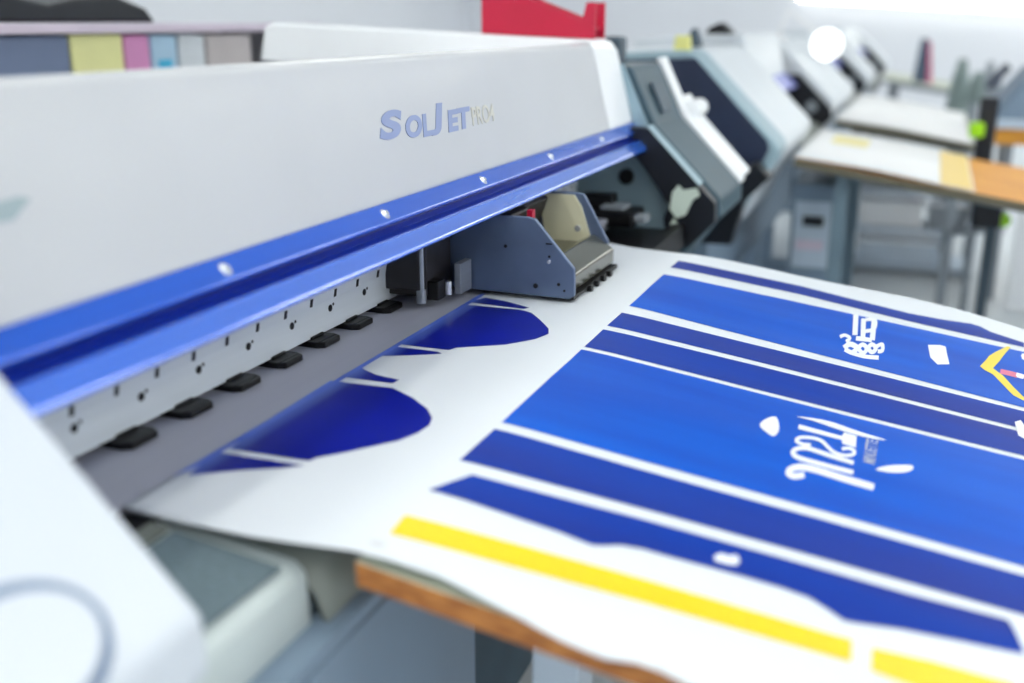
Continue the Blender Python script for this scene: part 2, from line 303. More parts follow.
def sheet_part(name, polys, lift, m, parent, label=None):
    mb = MB(); mb.bm.free(); mb.bm = drape(polys, lift)
    o = mb.build(name, m, parent, recalc=False)
    if label: o['label'] = label
    return o
PRINT = {'royal':[[[1.072,0.431],[1.09,-0.15],[1.1046,-0.62],[1.4216,-0.62],[1.403,-0.15],[1.38,0.431]],[[1.641,0.431],[1.613,-0.15],[1.5903,-0.62],[1.9519,-0.62],[1.922,-0.15],[1.885,0.431]]],'indigo':[[[0.951,0.431],[0.986,-0.15],[1.0143,-0.62],[1.0826,-0.62],[1.068,-0.15],[1.05,0.431]],[[1.394,0.431],[1.418,-0.15],[1.4374,-0.62],[1.5216,-0.62],[1.507,-0.15],[1.489,0.431]],[[1.511,0.431],[1.522,-0.15],[1.5309,-0.62],[1.5932,-0.62],[1.594,-0.15],[1.595,0.431]],[[1.946,0.432],[2.01,0.431],[2.0269,0.1968],[2.0178,0.094],[2.0106,-0.005],[2.021,-0.0626],[2.0417,-0.1125],[2.0356,-0.1274],[2.011,-0.1452],[1.9872,-0.1988],[1.9573,-0.1968],[1.9559,-0.0063],[1.9698,0.1902]],[[0.8712,0.4296],[0.8719,0.3924],[0.8698,0.3308],[0.8687,0.2891],[0.8649,0.2616],[0.8645,0.2545],[0.8704,0.2454],[0.8814,0.2317],[0.8872,0.2124],[0.8892,0.1835],[0.8931,0.143],[0.896,0.1105],[0.8975,0.0806],[0.8956,0.0562],[0.8864,0.0388],[0.8762,0.0234],[0.878,0.0157],[0.8923,-0.0257],[0.9032,-0.0747],[0.9138,-0.128],[0.9248,-0.127],[0.9428,-0.1232],[0.9584,-0.1198],[0.9653,-0.1165],[0.9556,-0.0301],[0.9505,0.0708],[0.9414,0.2286],[0.9345,0.3116],[0.9266,0.4063]]],'yellow':[[[0.7744,0.4236],[0.8138,0.4273],[0.8361,0.201],[0.8489,0.0141],[0.8133,0.0124],[0.7998,0.1914]],[[0.8104,-0.0036],[0.8471,-0.0024],[0.8568,-0.0505],[0.8634,-0.1153],[0.8,-0.14],[0.8,-0.45],[0.775,-0.45]]],'navy':[[[1.1258,0.6945],[1.1298,0.6052],[1.1236,0.5941],[1.1059,0.5646],[1.0774,0.5306],[1.0516,0.5119],[1.029,0.5049],[1.0039,0.5067],[0.9739,0.5171],[0.9527,0.5334],[0.9245,0.5543],[0.8998,0.5761],[0.8877,0.5801],[0.888,0.5848],[0.8849,0.6785],[0.9885,0.6905]],[[0.8725,0.6877],[0.8763,0.5774],[0.8614,0.5972],[0.8412,0.6333],[0.8203,0.6638],[0.8096,0.6763]],[[1.1449,0.6903],[1.1936,0.6889],[1.182,0.6751],[1.1687,0.6501],[1.1613,0.6114],[1.1463,0.6138]],[[1.2915,0.6889],[1.291,0.6173],[1.2855,0.6078],[1.2643,0.6434],[1.2444,0.6851],[1.2317,0.6898]],[[1.5438,0.6882],[1.5472,0.5877],[1.5367,0.5655],[1.5044,0.5403],[1.4605,0.5094],[1.4337,0.4999],[1.4007,0.509],[1.3604,0.5392],[1.338,0.5715],[1.3197,0.6008],[1.3042,0.6055],[1.3043,0.6865],[1.4062,0.6888]],[[1.5614,0.6902],[1.5986,0.6722],[1.5888,0.6296],[1.5647,0.5791],[1.5549,0.5861]]],'W':{'swoosh':[[[1.337,0.1212],[1.3415,0.1137],[1.3466,0.1008],[1.3497,0.0898],[1.3508,0.0786],[1.3488,0.0672],[1.3456,0.0558],[1.3429,0.0448],[1.3404,0.0334],[1.339,0.0175],[1.3371,0.0067],[1.3331,0.0121],[1.3292,0.024],[1.3275,0.0364],[1.3273,0.05],[1.3293,0.0636],[1.3321,0.0769],[1.335,0.0887],[1.3372,0.0998],[1.3368,0.1132]]],'petal':[[[1.283,0.159],[1.2933,0.1573],[1.3036,0.1542],[1.3135,0.1497],[1.3178,0.1449],[1.3082,0.1408],[1.2936,0.1375],[1.2801,0.1354],[1.267,0.1346],[1.254,0.1356],[1.2454,0.1381],[1.2471,0.1426],[1.2533,0.1479],[1.26,0.1534],[1.2677,0.1578],[1.275,0.1593]],[[1.2308,0.0155],[1.2405,0.0109],[1.2522,0.0034],[1.2606,-0.0044],[1.2675,-0.0124],[1.2739,-0.0198],[1.2768,-0.0254],[1.2717,-0.0273],[1.2634,-0.0263],[1.2549,-0.0227],[1.2465,-0.0171],[1.2393,-0.0093],[1.2338,-0.0014],[1.2314,0.004],[1.2307,0.0085],[1.2293,0.0134]]],'letter_t':[[[1.3121,0.1144],[1.3106,0.0607],[1.3253,0.0591],[1.3243,0.0433],[1.2847,0.0416],[1.2853,0.058],[1.2977,0.0595],[1.2957,0.1136]]],'letter_s':[[[1.2575,0.0938],[1.2563,0.0956],[1.2451,0.0945],[1.2463,0.0927]],[[1.2563,0.0956],[1.2546,0.0981],[1.2434,0.0971],[1.2451,0.0945]],[[1.2546,0.0981],[1.2531,0.1008],[1.2417,0.1],[1.2434,0.0971]],[[1.2531,0.1008],[1.2525,0.103],[1.2411,0.1028],[1.2417,0.1]],[[1.2525,0.103],[1.253,0.1051],[1.2416,0.1054],[1.2411,0.1028]],[[1.253,0.1051],[1.254,0.1073],[1.2429,0.1081],[1.2416,0.1054]],[[1.254,0.1073],[1.2555,0.1089],[1.2451,0.1105],[1.2429,0.1081]],[[1.2555,0.1089],[1.2555,0.1091],[1.2499,0.1126],[1.2451,0.1105]],[[1.2555,0.1091],[1.2545,0.1089],[1.2574,0.113],[1.2499,0.1126]],[[1.2545,0.1089],[1.2566,0.1086],[1.2635,0.1121],[1.2574,0.113]],[[1.2566,0.1086],[1.2598,0.1076],[1.2688,0.1104],[1.2635,0.1121]],[[1.2598,0.1076],[1.2627,0.106],[1.2732,0.1081],[1.2688,0.1104]],[[1.2627,0.106],[1.2654,0.1036],[1.2766,0.105],[1.2732,0.1081]],[[1.2654,0.1036],[1.268,0.1001],[1.2795,0.1013],[1.2766,0.105]],[[1.268,0.1001],[1.2701,0.0964],[1.2818,0.0973],[1.2795,0.1013]],[[1.2701,0.0964],[1.2715,0.0931],[1.2833,0.0937],[1.2818,0.0973]],[[1.2715,0.0931],[1.2721,0.0903],[1.284,0.0905],[1.2833,0.0937]],[[1.2721,0.0903],[1.272,0.0877],[1.2839,0.0875],[1.284,0.0905]],[[1.272,0.0877],[1.2713,0.0853],[1.283,0.0847],[1.2839,0.0875]],[[1.2713,0.0853],[1.2698,0.083],[1.2811,0.0818],[1.283,0.0847]],[[1.2698,0.083],[1.2674,0.081],[1.278,0.0791],[1.2811,0.0818]],[[1.2674,0.081],[1.264,0.079],[1.2739,0.0767],[1.278,0.0791]],[[1.264,0.079],[1.2599,0.0768],[1.2697,0.0746],[1.2739,0.0767]],[[1.2599,0.0768],[1.2561,0.0747],[1.2661,0.0725],[1.2697,0.0746]],[[1.2561,0.0747],[1.2527,0.0726],[1.2625,0.0704],[1.2661,0.0725]],[[1.2527,0.0726],[1.2491,0.0705],[1.2591,0.0685],[1.2625,0.0704]],[[1.2491,0.0705],[1.2457,0.0683],[1.2562,0.0666],[1.2591,0.0685]],[[1.2457,0.0683],[1.2432,0.0657],[1.2542,0.0645],[1.2562,0.0666]],[[1.2432,0.0657],[1.2417,0.0627],[1.2529,0.062],[1.2542,0.0645]],[[1.2417,0.0627],[1.2408,0.0596],[1.2521,0.0592],[1.2529,0.062]],[[1.2408,0.0596],[1.2407,0.0564],[1.252,0.0564],[1.2521,0.0592]],[[1.2407,0.0564],[1.2416,0.0533],[1.2527,0.0537],[1.252,0.0564]],[[1.2416,0.0533],[1.2436,0.0502],[1.2544,0.0511],[1.2527,0.0537]],[[1.2436,0.0502],[1.2466,0.0471],[1.2571,0.0484],[1.2544,0.0511]],[[1.2466,0.0471],[1.2501,0.0443],[1.2602,0.046],[1.2571,0.0484]],[[1.2501,0.0443],[1.2541,0.0421],[1.2628,0.0445],[1.2602,0.046]],[[1.2541,0.0421],[1.2593,0.0405],[1.2644,0.044],[1.2628,0.0445]],[[1.2593,0.0405],[1.2654,0.0399],[1.2658,0.0439],[1.2644,0.044]],[[1.2654,0.0399],[1.2712,0.0401],[1.267,0.044],[1.2658,0.0439]],[[1.2712,0.0401],[1.2762,0.0411],[1.2676,0.0441],[1.267,0.044]],[[1.2762,0.0411],[1.2794,0.0428],[1.2685,0.0447],[1.2676,0.0441]],[[1.2794,0.0428],[1.2812,0.0449],[1.2697,0.046],[1.2685,0.0447]],[[1.2812,0.0449],[1.2821,0.0472],[1.2704,0.0477],[1.2697,0.046]],[[1.2821,0.0472],[1.282,0.0496],[1.2704,0.0493],[1.2704,0.0477]],[[1.282,0.0496],[1.2802,0.0521],[1.2691,0.0509],[1.2704,0.0493]],[[1.2802,0.0521],[1.2773,0.0545],[1.2666,0.053],[1.2691,0.0509]],[[1.2773,0.0545],[1.2744,0.0566],[1.2639,0.055],[1.2666,0.053]],[[1.2744,0.0566],[1.2724,0.058],[1.262,0.0564],[1.2639,0.055]]],'letter_u':[[[1.2391,0.0404],[1.2394,0.0454],[1.2261,0.0458],[1.2258,0.0409]],[[1.2394,0.0454],[1.2398,0.0525],[1.2265,0.0529],[1.2261,0.0458]],[[1.2398,0.0525],[1.2404,0.0605],[1.227,0.0608],[1.2265,0.0529]],[[1.2404,0.0605],[1.241,0.0678],[1.2277,0.0681],[1.227,0.0608]],[[1.241,0.0678],[1.2421,0.0746],[1.2288,0.075],[1.2277,0.0681]],[[1.2421,0.0746],[1.2436,0.0814],[1.2302,0.0818],[1.2288,0.075]],[[1.2436,0.0814],[1.2448,0.088],[1.2313,0.088],[1.2302,0.0818]],[[1.2448,0.088],[1.2448,0.0936],[1.2313,0.0933],[1.2313,0.088]],[[1.2448,0.0936],[1.2434,0.0982],[1.23,0.0972],[1.2313,0.0933]],[[1.2434,0.0982],[1.2408,0.1019],[1.2279,0.1003],[1.23,0.0972]],[[1.2408,0.1019],[1.2376,0.1048],[1.2253,0.1027],[1.2279,0.1003]],[[1.2376,0.1048],[1.2342,0.1073],[1.2225,0.1047],[1.2253,0.1027]],[[1.2342,0.1073],[1.2301,0.1096],[1.2195,0.1064],[1.2225,0.1047]],[[1.2301,0.1096],[1.2251,0.1114],[1.2164,0.1076],[1.2195,0.1064]],[[1.2251,0.1114],[1.2192,0.1127],[1.2143,0.1081],[1.2164,0.1076]],[[1.2192,0.1127],[1.2117,0.1128],[1.2147,0.1082],[1.2143,0.1081]],[[1.2117,0.1128],[1.2055,0.1113],[1.215,0.1081],[1.2147,0.1082]],[[1.2055,0.1113],[1.2017,0.1091],[1.2133,0.1072],[1.215,0.1081]],[[1.2017,0.1091],[1.199,0.1065],[1.2114,0.1054],[1.2133,0.1072]],[[1.199,0.1065],[1.1971,0.1033],[1.2099,0.1028],[1.2114,0.1054]],[[1.1971,0.1033],[1.1962,0.0996],[1.209,0.0995],[1.2099,0.1028]],[[1.1962,0.0996],[1.1959,0.0953],[1.2087,0.0954],[1.209,0.0995]],[[1.1959,0.0953],[1.1959,0.0905],[1.2087,0.0906],[1.2087,0.0954]],[[1.1959,0.0905],[1.1959,0.0854],[1.2088,0.0855],[1.2087,0.0906]],[[1.1959,0.0854],[1.196,0.0798],[1.2088,0.0798],[1.2088,0.0855]],[[1.196,0.0798],[1.1962,0.0735],[1.209,0.0735],[1.2088,0.0798]],[[1.1962,0.0735],[1.1965,0.0672],[1.2092,0.0671],[1.209,0.0735]],[[1.1965,0.0672],[1.1967,0.0611],[1.2095,0.061],[1.2092,0.0671]],[[1.1967,0.0611],[1.1971,0.055],[1.2099,0.0548],[1.2095,0.061]],[[1.1971,0.055],[1.1975,0.0486],[1.2103,0.0484],[1.2099,0.0548]],[[1.1975,0.0486],[1.1979,0.043],[1.2106,0.0428],[1.2103,0.0484]],[[1.1979,0.043],[1.1982,0.0392],[1.2109,0.0389],[1.2106,0.0428]]],'letter_j':[[[1.1907,0.0139],[1.1907,0.019],[1.1733,0.0198],[1.1734,0.0147]],[[1.1907,0.019],[1.1907,0.0263],[1.1733,0.027],[1.1733,0.0198]],[[1.1907,0.0263],[1.1908,0.0347],[1.1733,0.0354],[1.1733,0.027]],[[1.1908,0.0347],[1.191,0.0431],[1.1735,0.0436],[1.1733,0.0354]],[[1.191,0.0431],[1.1915,0.0516],[1.1739,0.0522],[1.1735,0.0436]],[[1.1915,0.0516],[1.1922,0.0608],[1.1746,0.0613],[1.1739,0.0522]],[[1.1922,0.0608],[1.1929,0.0698],[1.1752,0.0701],[1.1746,0.0613]],[[1.1929,0.0698],[1.1931,0.0774],[1.1755,0.0775],[1.1752,0.0701]],[[1.1931,0.0774],[1.1931,0.0833],[1.1754,0.0832],[1.1755,0.0775]],[[1.1931,0.0833],[1.1928,0.0881],[1.175,0.0877],[1.1754,0.0832]],[[1.1928,0.0881],[1.1919,0.0922],[1.1743,0.0913],[1.175,0.0877]],[[1.1919,0.0922],[1.1903,0.0962],[1.173,0.0946],[1.1743,0.0913]],[[1.1903,0.0962],[1.1876,0.1],[1.1708,0.0977],[1.173,0.0946]],[[1.1876,0.1],[1.184,0.1034],[1.1679,0.1005],[1.1708,0.0977]],[[1.184,0.1034],[1.18,0.1063],[1.1648,0.1027],[1.1679,0.1005]],[[1.18,0.1063],[1.1758,0.1086],[1.1621,0.1043],[1.1648,0.1027]],[[1.1758,0.1086],[1.1708,0.1104],[1.1602,0.105],[1.1621,0.1043]],[[1.1708,0.1104],[1.1647,0.1115],[1.1591,0.1052],[1.1602,0.105]],[[1.1647,0.1115],[1.1577,0.1117],[1.1594,0.1052],[1.1591,0.1052]],[[1.1577,0.1117],[1.1505,0.1104],[1.1614,0.1056],[1.1594,0.1052]],[[1.1505,0.1104],[1.1463,0.1082],[1.1616,0.1056],[1.1614,0.1056]],[[1.1463,0.1082],[1.1441,0.1058],[1.1607,0.1045],[1.1616,0.1056]],[[1.1441,0.1058],[1.1431,0.1031],[1.16,0.103],[1.1607,0.1045]],[[1.1431,0.1031],[1.1435,0.1002],[1.1602,0.1016],[1.16,0.103]],[[1.1435,0.1002],[1.146,0.0971],[1.1618,0.0997],[1.1602,0.1016]],[[1.146,0.0971],[1.1497,0.094],[1.1651,0.097],[1.1618,0.0997]],[[1.1497,0.094],[1.1534,0.0913],[1.1687,0.0943],[1.1651,0.097]],[[1.1534,0.0913],[1.1558,0.0894],[1.1712,0.0924],[1.1687,0.0943]]],'emblem':[[[1.9023,0.0887],[1.8753,0.0871],[1.8815,0.0787],[1.9087,0.0802]],[[1.8753,0.0871],[1.837,0.0848],[1.8431,0.0766],[1.8815,0.0787]],[[1.837,0.0848],[1.8002,0.0827],[1.8061,0.0746],[1.8431,0.0766]],[[1.8002,0.0827],[1.7758,0.0813],[1.7816,0.0733],[1.8061,0.0746]],[[1.8876,0.0743],[1.8611,0.0728],[1.8675,0.0651],[1.8941,0.0665]],[[1.8611,0.0728],[1.8237,0.0707],[1.8298,0.0631],[1.8675,0.0651]],[[1.8237,0.0707],[1.7876,0.0686],[1.7936,0.0612],[1.8298,0.0631]],[[1.7876,0.0686],[1.7637,0.0672],[1.7695,0.0599],[1.7936,0.0612]],[[1.8758,0.066],[1.8792,0.0629],[1.9025,0.0646],[1.8991,0.0676]],[[1.8792,0.0629],[1.8844,0.0585],[1.9081,0.0599],[1.9025,0.0646]],[[1.8844,0.0585],[1.8876,0.0545],[1.912,0.0548],[1.9081,0.0599]],[[1.8876,0.0545],[1.8875,0.053],[1.9084,0.0499],[1.912,0.0548]],[[1.8875,0.053],[1.8832,0.0525],[1.8924,0.047],[1.9084,0.0499]],[[1.8832,0.0525],[1.8709,0.0519],[1.8734,0.046],[1.8924,0.047]],[[1.8709,0.0519],[1.8572,0.052],[1.854,0.0462],[1.8734,0.046]],[[1.8572,0.052],[1.8488,0.0525],[1.8363,0.0477],[1.854,0.0462]],[[1.8488,0.0525],[1.8433,0.0543],[1.8239,0.0513],[1.8363,0.0477]],[[1.8433,0.0543],[1.837,0.0578],[1.8159,0.0557],[1.8239,0.0513]],[[1.837,0.0578],[1.8316,0.0617],[1.8103,0.0598],[1.8159,0.0557]],[[1.8316,0.0617],[1.8276,0.0645],[1.8064,0.0625],[1.8103,0.0598]],[[1.9052,0.0573],[1.8766,0.0564],[1.8813,0.0479],[1.91,0.0487]],[[1.8766,0.0564],[1.8362,0.0551],[1.8408,0.0468],[1.8813,0.0479]],[[1.8362,0.0551],[1.7974,0.0538],[1.8019,0.0457],[1.8408,0.0468]],[[1.7974,0.0538],[1.7717,0.053],[1.7761,0.045],[1.8019,0.0457]],[[1.741,0.0975],[1.7446,0.0963],[1.7595,0.0997],[1.756,0.1008]],[[1.7446,0.0963],[1.7495,0.0947],[1.765,0.0979],[1.7595,0.0997]],[[1.7495,0.0947],[1.7535,0.0932],[1.7707,0.0956],[1.765,0.0979]],[[1.7535,0.0932],[1.7552,0.0919],[1.7742,0.0928],[1.7707,0.0956]],[[1.7552,0.0919],[1.7548,0.0902],[1.7737,0.0898],[1.7742,0.0928]],[[1.7548,0.0902],[1.7528,0.0878],[1.7711,0.0866],[1.7737,0.0898]],[[1.7528,0.0878],[1.7501,0.086],[1.7667,0.0837],[1.7711,0.0866]],[[1.7501,0.086],[1.7512,0.0859],[1.7574,0.0812],[1.7667,0.0837]],[[1.7512,0.0859],[1.7539,0.0861],[1.7441,0.0817],[1.7574,0.0812]],[[1.7539,0.0861],[1.7489,0.0872],[1.7359,0.0835],[1.7441,0.0817]],[[1.7489,0.0872],[1.7429,0.0889],[1.7293,0.0853],[1.7359,0.0835]],[[1.7429,0.0889],[1.7385,0.09],[1.7251,0.0864],[1.7293,0.0853]],[[1.6894,0.0859],[1.6948,0.0847],[1.7125,0.0904],[1.7072,0.0916]],[[1.6948,0.0847],[1.7021,0.083],[1.7209,0.0885],[1.7125,0.0904]],[[1.7021,0.083],[1.7081,0.0814],[1.7303,0.0859],[1.7209,0.0885]],[[1.7081,0.0814],[1.7107,0.0802],[1.7371,0.0824],[1.7303,0.0859]],[[1.7107,0.0802],[1.7111,0.0782],[1.7385,0.0783],[1.7371,0.0824]],[[1.7111,0.0782],[1.71,0.0752],[1.7369,0.0741],[1.7385,0.0783]],[[1.71,0.0752],[1.7077,0.0728],[1.7328,0.0701],[1.7369,0.0741]],[[1.7077,0.0728],[1.7093,0.0729],[1.7218,0.0665],[1.7328,0.0701]],[[1.7093,0.0729],[1.7118,0.0733],[1.7043,0.0663],[1.7218,0.0665]],[[1.7118,0.0733],[1.7052,0.0741],[1.6909,0.068],[1.7043,0.0663]],[[1.7052,0.0741],[1.6982,0.0756],[1.6793,0.0705],[1.6909,0.068]],[[1.6982,0.0756],[1.6955,0.0764],[1.6706,0.0739],[1.6793,0.0705]],[[1.6955,0.0764],[1.6957,0.0776],[1.6696,0.0782],[1.6706,0.0739]],[[1.6957,0.0776],[1.6982,0.0803],[1.6729,0.0821],[1.6696,0.0782]],[[1.6982,0.0803],[1.7021,0.0834],[1.6769,0.0854],[1.6729,0.0821]],[[1.7021,0.0834],[1.7047,0.0857],[1.6794,0.0876],[1.6769,0.0854]],[[1.7076,0.0657],[1.7127,0.0646],[1.7269,0.0694],[1.7218,0.0705]],[[1.7127,0.0646],[1.7199,0.0631],[1.7349,0.0677],[1.7269,0.0694]],[[1.7199,0.0631],[1.7254,0.0617],[1.7436,0.0655],[1.7349,0.0677]],[[1.7254,0.0617],[1.7267,0.0613],[1.7495,0.0623],[1.7436,0.0655]],[[1.7267,0.0613],[1.726,0.0607],[1.748,0.0588],[1.7495,0.0623]],[[1.726,0.0607],[1.723,0.059],[1.7427,0.0558],[1.748,0.0588]],[[1.723,0.059],[1.7192,0.0577],[1.7351,0.0532],[1.7427,0.0558]],[[1.7192,0.0577],[1.7185,0.0574],[1.7239,0.0515],[1.7351,0.0532]],[[1.7185,0.0574],[1.717,0.0576],[1.711,0.0518],[1.7239,0.0515]],[[1.717,0.0576],[1.7109,0.0583],[1.6997,0.0532],[1.711,0.0518]],[[1.7109,0.0583],[1.7059,0.0593],[1.6897,0.0553],[1.6997,0.0532]],[[1.7059,0.0593],[1.7052,0.0592],[1.6832,0.0587],[1.6897,0.0553]],[[1.7052,0.0592],[1.7064,0.0598],[1.6865,0.0624],[1.6832,0.0587]],[[1.7064,0.0598],[1.7118,0.062],[1.6936,0.0655],[1.6865,0.0624]],[[1.7118,0.062],[1.7188,0.0645],[1.7009,0.0681],[1.6936,0.0655]],[[1.7188,0.0645],[1.7238,0.0663],[1.7056,0.0699],[1.7009,0.0681]],[[1.7215,0.0509],[1.7266,0.0499],[1.7397,0.0548],[1.7347,0.0558]],[[1.7266,0.0499],[1.7335,0.0486],[1.7476,0.0533],[1.7397,0.0548]],[[1.7335,0.0486],[1.7387,0.0474],[1.7563,0.0513],[1.7476,0.0533]],[[1.7387,0.0474],[1.7394,0.0473],[1.7625,0.0481],[1.7563,0.0513]],[[1.7394,0.0473],[1.7387,0.047],[1.7605,0.0446],[1.7625,0.0481]],[[1.7387,0.047],[1.7355,0.0455],[1.7547,0.0419],[1.7605,0.0446]],[[1.7355,0.0455],[1.7315,0.0443],[1.7468,0.0396],[1.7547,0.0419]],[[1.7315,0.0443],[1.7312,0.0441],[1.7354,0.0381],[1.7468,0.0396]],[[1.7312,0.0441],[1.7308,0.0443],[1.7227,0.0387],[1.7354,0.0381]],[[1.7308,0.0443],[1.7255,0.0451],[1.7124,0.0403],[1.7227,0.0387]],[[1.7255,0.0451],[1.7211,0.0462],[1.7037,0.0426],[1.7124,0.0403]],[[1.7211,0.0462],[1.7205,0.0461],[1.6982,0.0459],[1.7037,0.0426]],[[1.7205,0.0461],[1.7213,0.0463],[1.7015,0.0493],[1.6982,0.0459]],[[1.7213,0.0463],[1.726,0.048],[1.7083,0.0518],[1.7015,0.0493]],[[1.726,0.048],[1.7324,0.0499],[1.715,0.0539],[1.7083,0.0518]],[[1.7324,0.0499],[1.7369,0.0513],[1.7193,0.0553],[1.715,0.0539]],[[1.7379,0.0385],[1.7425,0.037],[1.7585,0.0404],[1.7539,0.0419]],[[1.7425,0.037],[1.7491,0.0349],[1.7657,0.0381],[1.7585,0.0404]],[[1.7491,0.0349],[1.7538,0.0332],[1.7728,0.0354],[1.7657,0.0381]],[[1.7538,0.0332],[1.7548,0.0337],[1.7747,0.0315],[1.7728,0.0354]],[[1.7548,0.0337],[1.7547,0.0341],[1.7639,0.029],[1.7747,0.0315]],[[1.7547,0.0341],[1.747,0.0336],[1.7517,0.0282],[1.7639,0.029]],[[1.747,0.0336],[1.7382,0.0334],[1.7392,0.0279],[1.7517,0.0282]],[[1.7382,0.0334],[1.7347,0.0335],[1.727,0.0285],[1.7392,0.0279]],[[1.7347,0.0335],[1.7354,0.0334],[1.7179,0.0309],[1.727,0.0285]],[[1.7354,0.0334],[1.734,0.0347],[1.7143,0.0335],[1.7179,0.0309]],[[1.734,0.0347],[1.7327,0.0364],[1.7128,0.0356],[1.7143,0.0335]],[[1.7327,0.0364],[1.7316,0.0378],[1.7117,0.0369],[1.7128,0.0356]],[[1.6685,0.0782],[1.6676,0.0743],[1.6915,0.074],[1.6924,0.0779]],[[1.6676,0.0743],[1.6662,0.0687],[1.6901,0.0684],[1.6915,0.074]],[[1.6662,0.0687],[1.6652,0.0624],[1.6891,0.0623],[1.6901,0.0684]],[[1.6652,0.0624],[1.6656,0.0562],[1.6894,0.0565],[1.6891,0.0623]],[[1.6656,0.0562],[1.6681,0.05],[1.6917,0.0508],[1.6894,0.0565]],[[1.6681,0.05],[1.672,0.0436],[1.6956,0.0444],[1.6917,0.0508]],[[1.672,0.0436],[1.676,0.0378],[1.6996,0.0387],[1.6956,0.0444]],[[1.676,0.0378],[1.6787,0.0339],[1.7024,0.0347],[1.6996,0.0387]],[[1.7497,0.0741],[1.7519,0.069],[1.7779,0.0699],[1.7757,0.075]],[[1.7519,0.069],[1.755,0.0617],[1.7811,0.0624],[1.7779,0.0699]],[[1.755,0.0617],[1.7582,0.0543],[1.7843,0.055],[1.7811,0.0624]],[[1.7582,0.0543],[1.7604,0.0493],[1.7865,0.0499],[1.7843,0.055]]],'patch':[[[1.8261,-0.0387],[1.8404,-0.0571],[1.8394,-0.0666],[1.744,-0.0722],[1.728,-0.0541],[1.7569,-0.0427]],[[1.5403,-0.1572],[1.5531,-0.1658],[1.5381,-0.1692],[1.4801,-0.1671],[1.4871,-0.1586]],[[0.9147,0.1479],[0.9229,0.1429],[0.9222,0.1358],[0.928,0.1285],[0.9206,0.1243],[0.9104,0.1254],[0.9068,0.133],[0.9066,0.1402],[0.9061,0.1455]],[[1.8918,-0.1875],[1.9107,-0.1913],[1.9047,-0.1953],[1.8672,-0.1928],[1.869,-0.1882]]],'chevron':[[[1.9357,-0.1685],[1.9343,-0.1739],[1.8373,-0.1525],[1.7838,-0.1389],[1.7609,-0.1251],[1.7763,-0.119],[1.8457,-0.1359]],[[1.7838,-0.1389],[1.753,-0.1529],[1.7071,-0.165],[1.6666,-0.1777],[1.6469,-0.1764],[1.6633,-0.1624],[1.7038,-0.1505],[1.7469,-0.1373],[1.7609,-0.1251]]],'mark_red':[[[1.7608,-0.1481],[1.761,-0.1505],[1.7911,-0.1536],[1.7909,-0.1512]],[[1.761,-0.1505],[1.7613,-0.154],[1.7914,-0.1572],[1.7911,-0.1536]],[[1.7613,-0.154],[1.7616,-0.1578],[1.7916,-0.1611],[1.7914,-0.1572]],[[1.7616,-0.1578],[1.7617,-0.1613],[1.7918,-0.1648],[1.7916,-0.1611]],[[1.7617,-0.1613],[1.7617,-0.1646],[1.7918,-0.1682],[1.7918,-0.1648]],[[1.7617,-0.1646],[1.7616,-0.168],[1.7916,-0.1716],[1.7918,-0.1682]],[[1.7616,-0.168],[1.7614,-0.1709],[1.7914,-0.1746],[1.7916,-0.1716]],[[1.7614,-0.1709],[1.7613,-0.173],[1.7913,-0.1767],[1.7914,-0.1746]]],'mark_white':[[[1.7645,-0.1717],[1.7641,-0.174],[1.7918,-0.1777],[1.7922,-0.1753]],[[1.7641,-0.174],[1.7636,-0.1774],[1.7912,-0.1811],[1.7918,-0.1777]],[[1.7636,-0.1774],[1.763,-0.1808],[1.7907,-0.1845],[1.7912,-0.1811]],[[1.763,-0.1808],[1.7627,-0.183],[1.7903,-0.1868],[1.7907,-0.1845]]]}}

# ------------------------------------------------------------------ the printer in front
pr = thing('wide_format_printer', (1.5, 0.8, -H), 'large grey wide format printer with a blue front rail, printing the blue and white sheet', 'printer', 'printers standing in a row')
CAPP = [(0.75, 0.0), (0.632, -0.248), (0.462, -0.42), (0.459, -0.467), (0.521, -0.533), (0.58, -0.62), (0.62, -0.80), (1.15, -0.80), (1.25, -0.5), (1.2, -0.06), (1.0, -0.0)]
FA, FB = (0.74, -0.05), (0.69, -0.243)
COVX0, COVX1 = 0.55, 2.53
# front cover
cov = MB().prism([FB, (0.7385, -0.056), FA, (0.752, -0.046), (0.80, -0.052), (1.2, -0.115), (1.2, -0.16), (0.80, -0.10), (0.76, -0.09), (0.712, -0.25)], COVX0, COVX1).build('front_cover', 'cover', pr, bev=0.006, seg=3)
MB().prism([(0.690, -0.240), (0.737, -0.058), (0.742, -0.046), (0.756, -0.038), (0.81, -0.046), (1.2, -0.108), (1.2, -0.112), (0.8, -0.051), (0.752, -0.045), (0.7385, -0.056), (0.695, -0.243)], 2.40, 2.56).build('cover_end_glare_trim', 'cover_white', cov, bev=0.003)  # white rim, its colour also carrying the bright reflection at the cover end
up = Vector((0, FA[0]-FB[0], FA[1]-FB[1])).normalized()
def on_face(x, z):
    t = (z - FB[1]) / (FA[1] - FB[1]); return (x, FB[0] + t*(FA[0]-FB[0]), z)
for body, x0, x1, z0, z1 in (('S', 1.318, 1.400, -0.160, -0.121), ('O', 1.400, 1.456, -0.1645, -0.133), ('L', 1.451, 1.486, -0.167, -0.134), ('J', 1.480, 1.543, -0.168, -0.122), ('E', 1.541, 1.594, -0.1685, -0.135), ('T', 1.588, 1.643, -0.168, -0.1345)):
    text_fit(body, on_face(x0, z0), on_face(x1, z1), up, 'lettering', 'letter', cov)
text_fit('PRO4', on_face(1.640, -0.1665), on_face(1.742, -0.137), up, 'small_lettering', 'letter2', cov, 0.012)
MB().ext([on_face(0.60, -0.158), on_face(0.665, -0.160), on_face(0.678, -0.152), on_face(0.690, -0.146), on_face(0.678, -0.142), on_face(0.60, -0.148)], (0, -0.0012, 0)).build('emblem', 'emblem', cov)
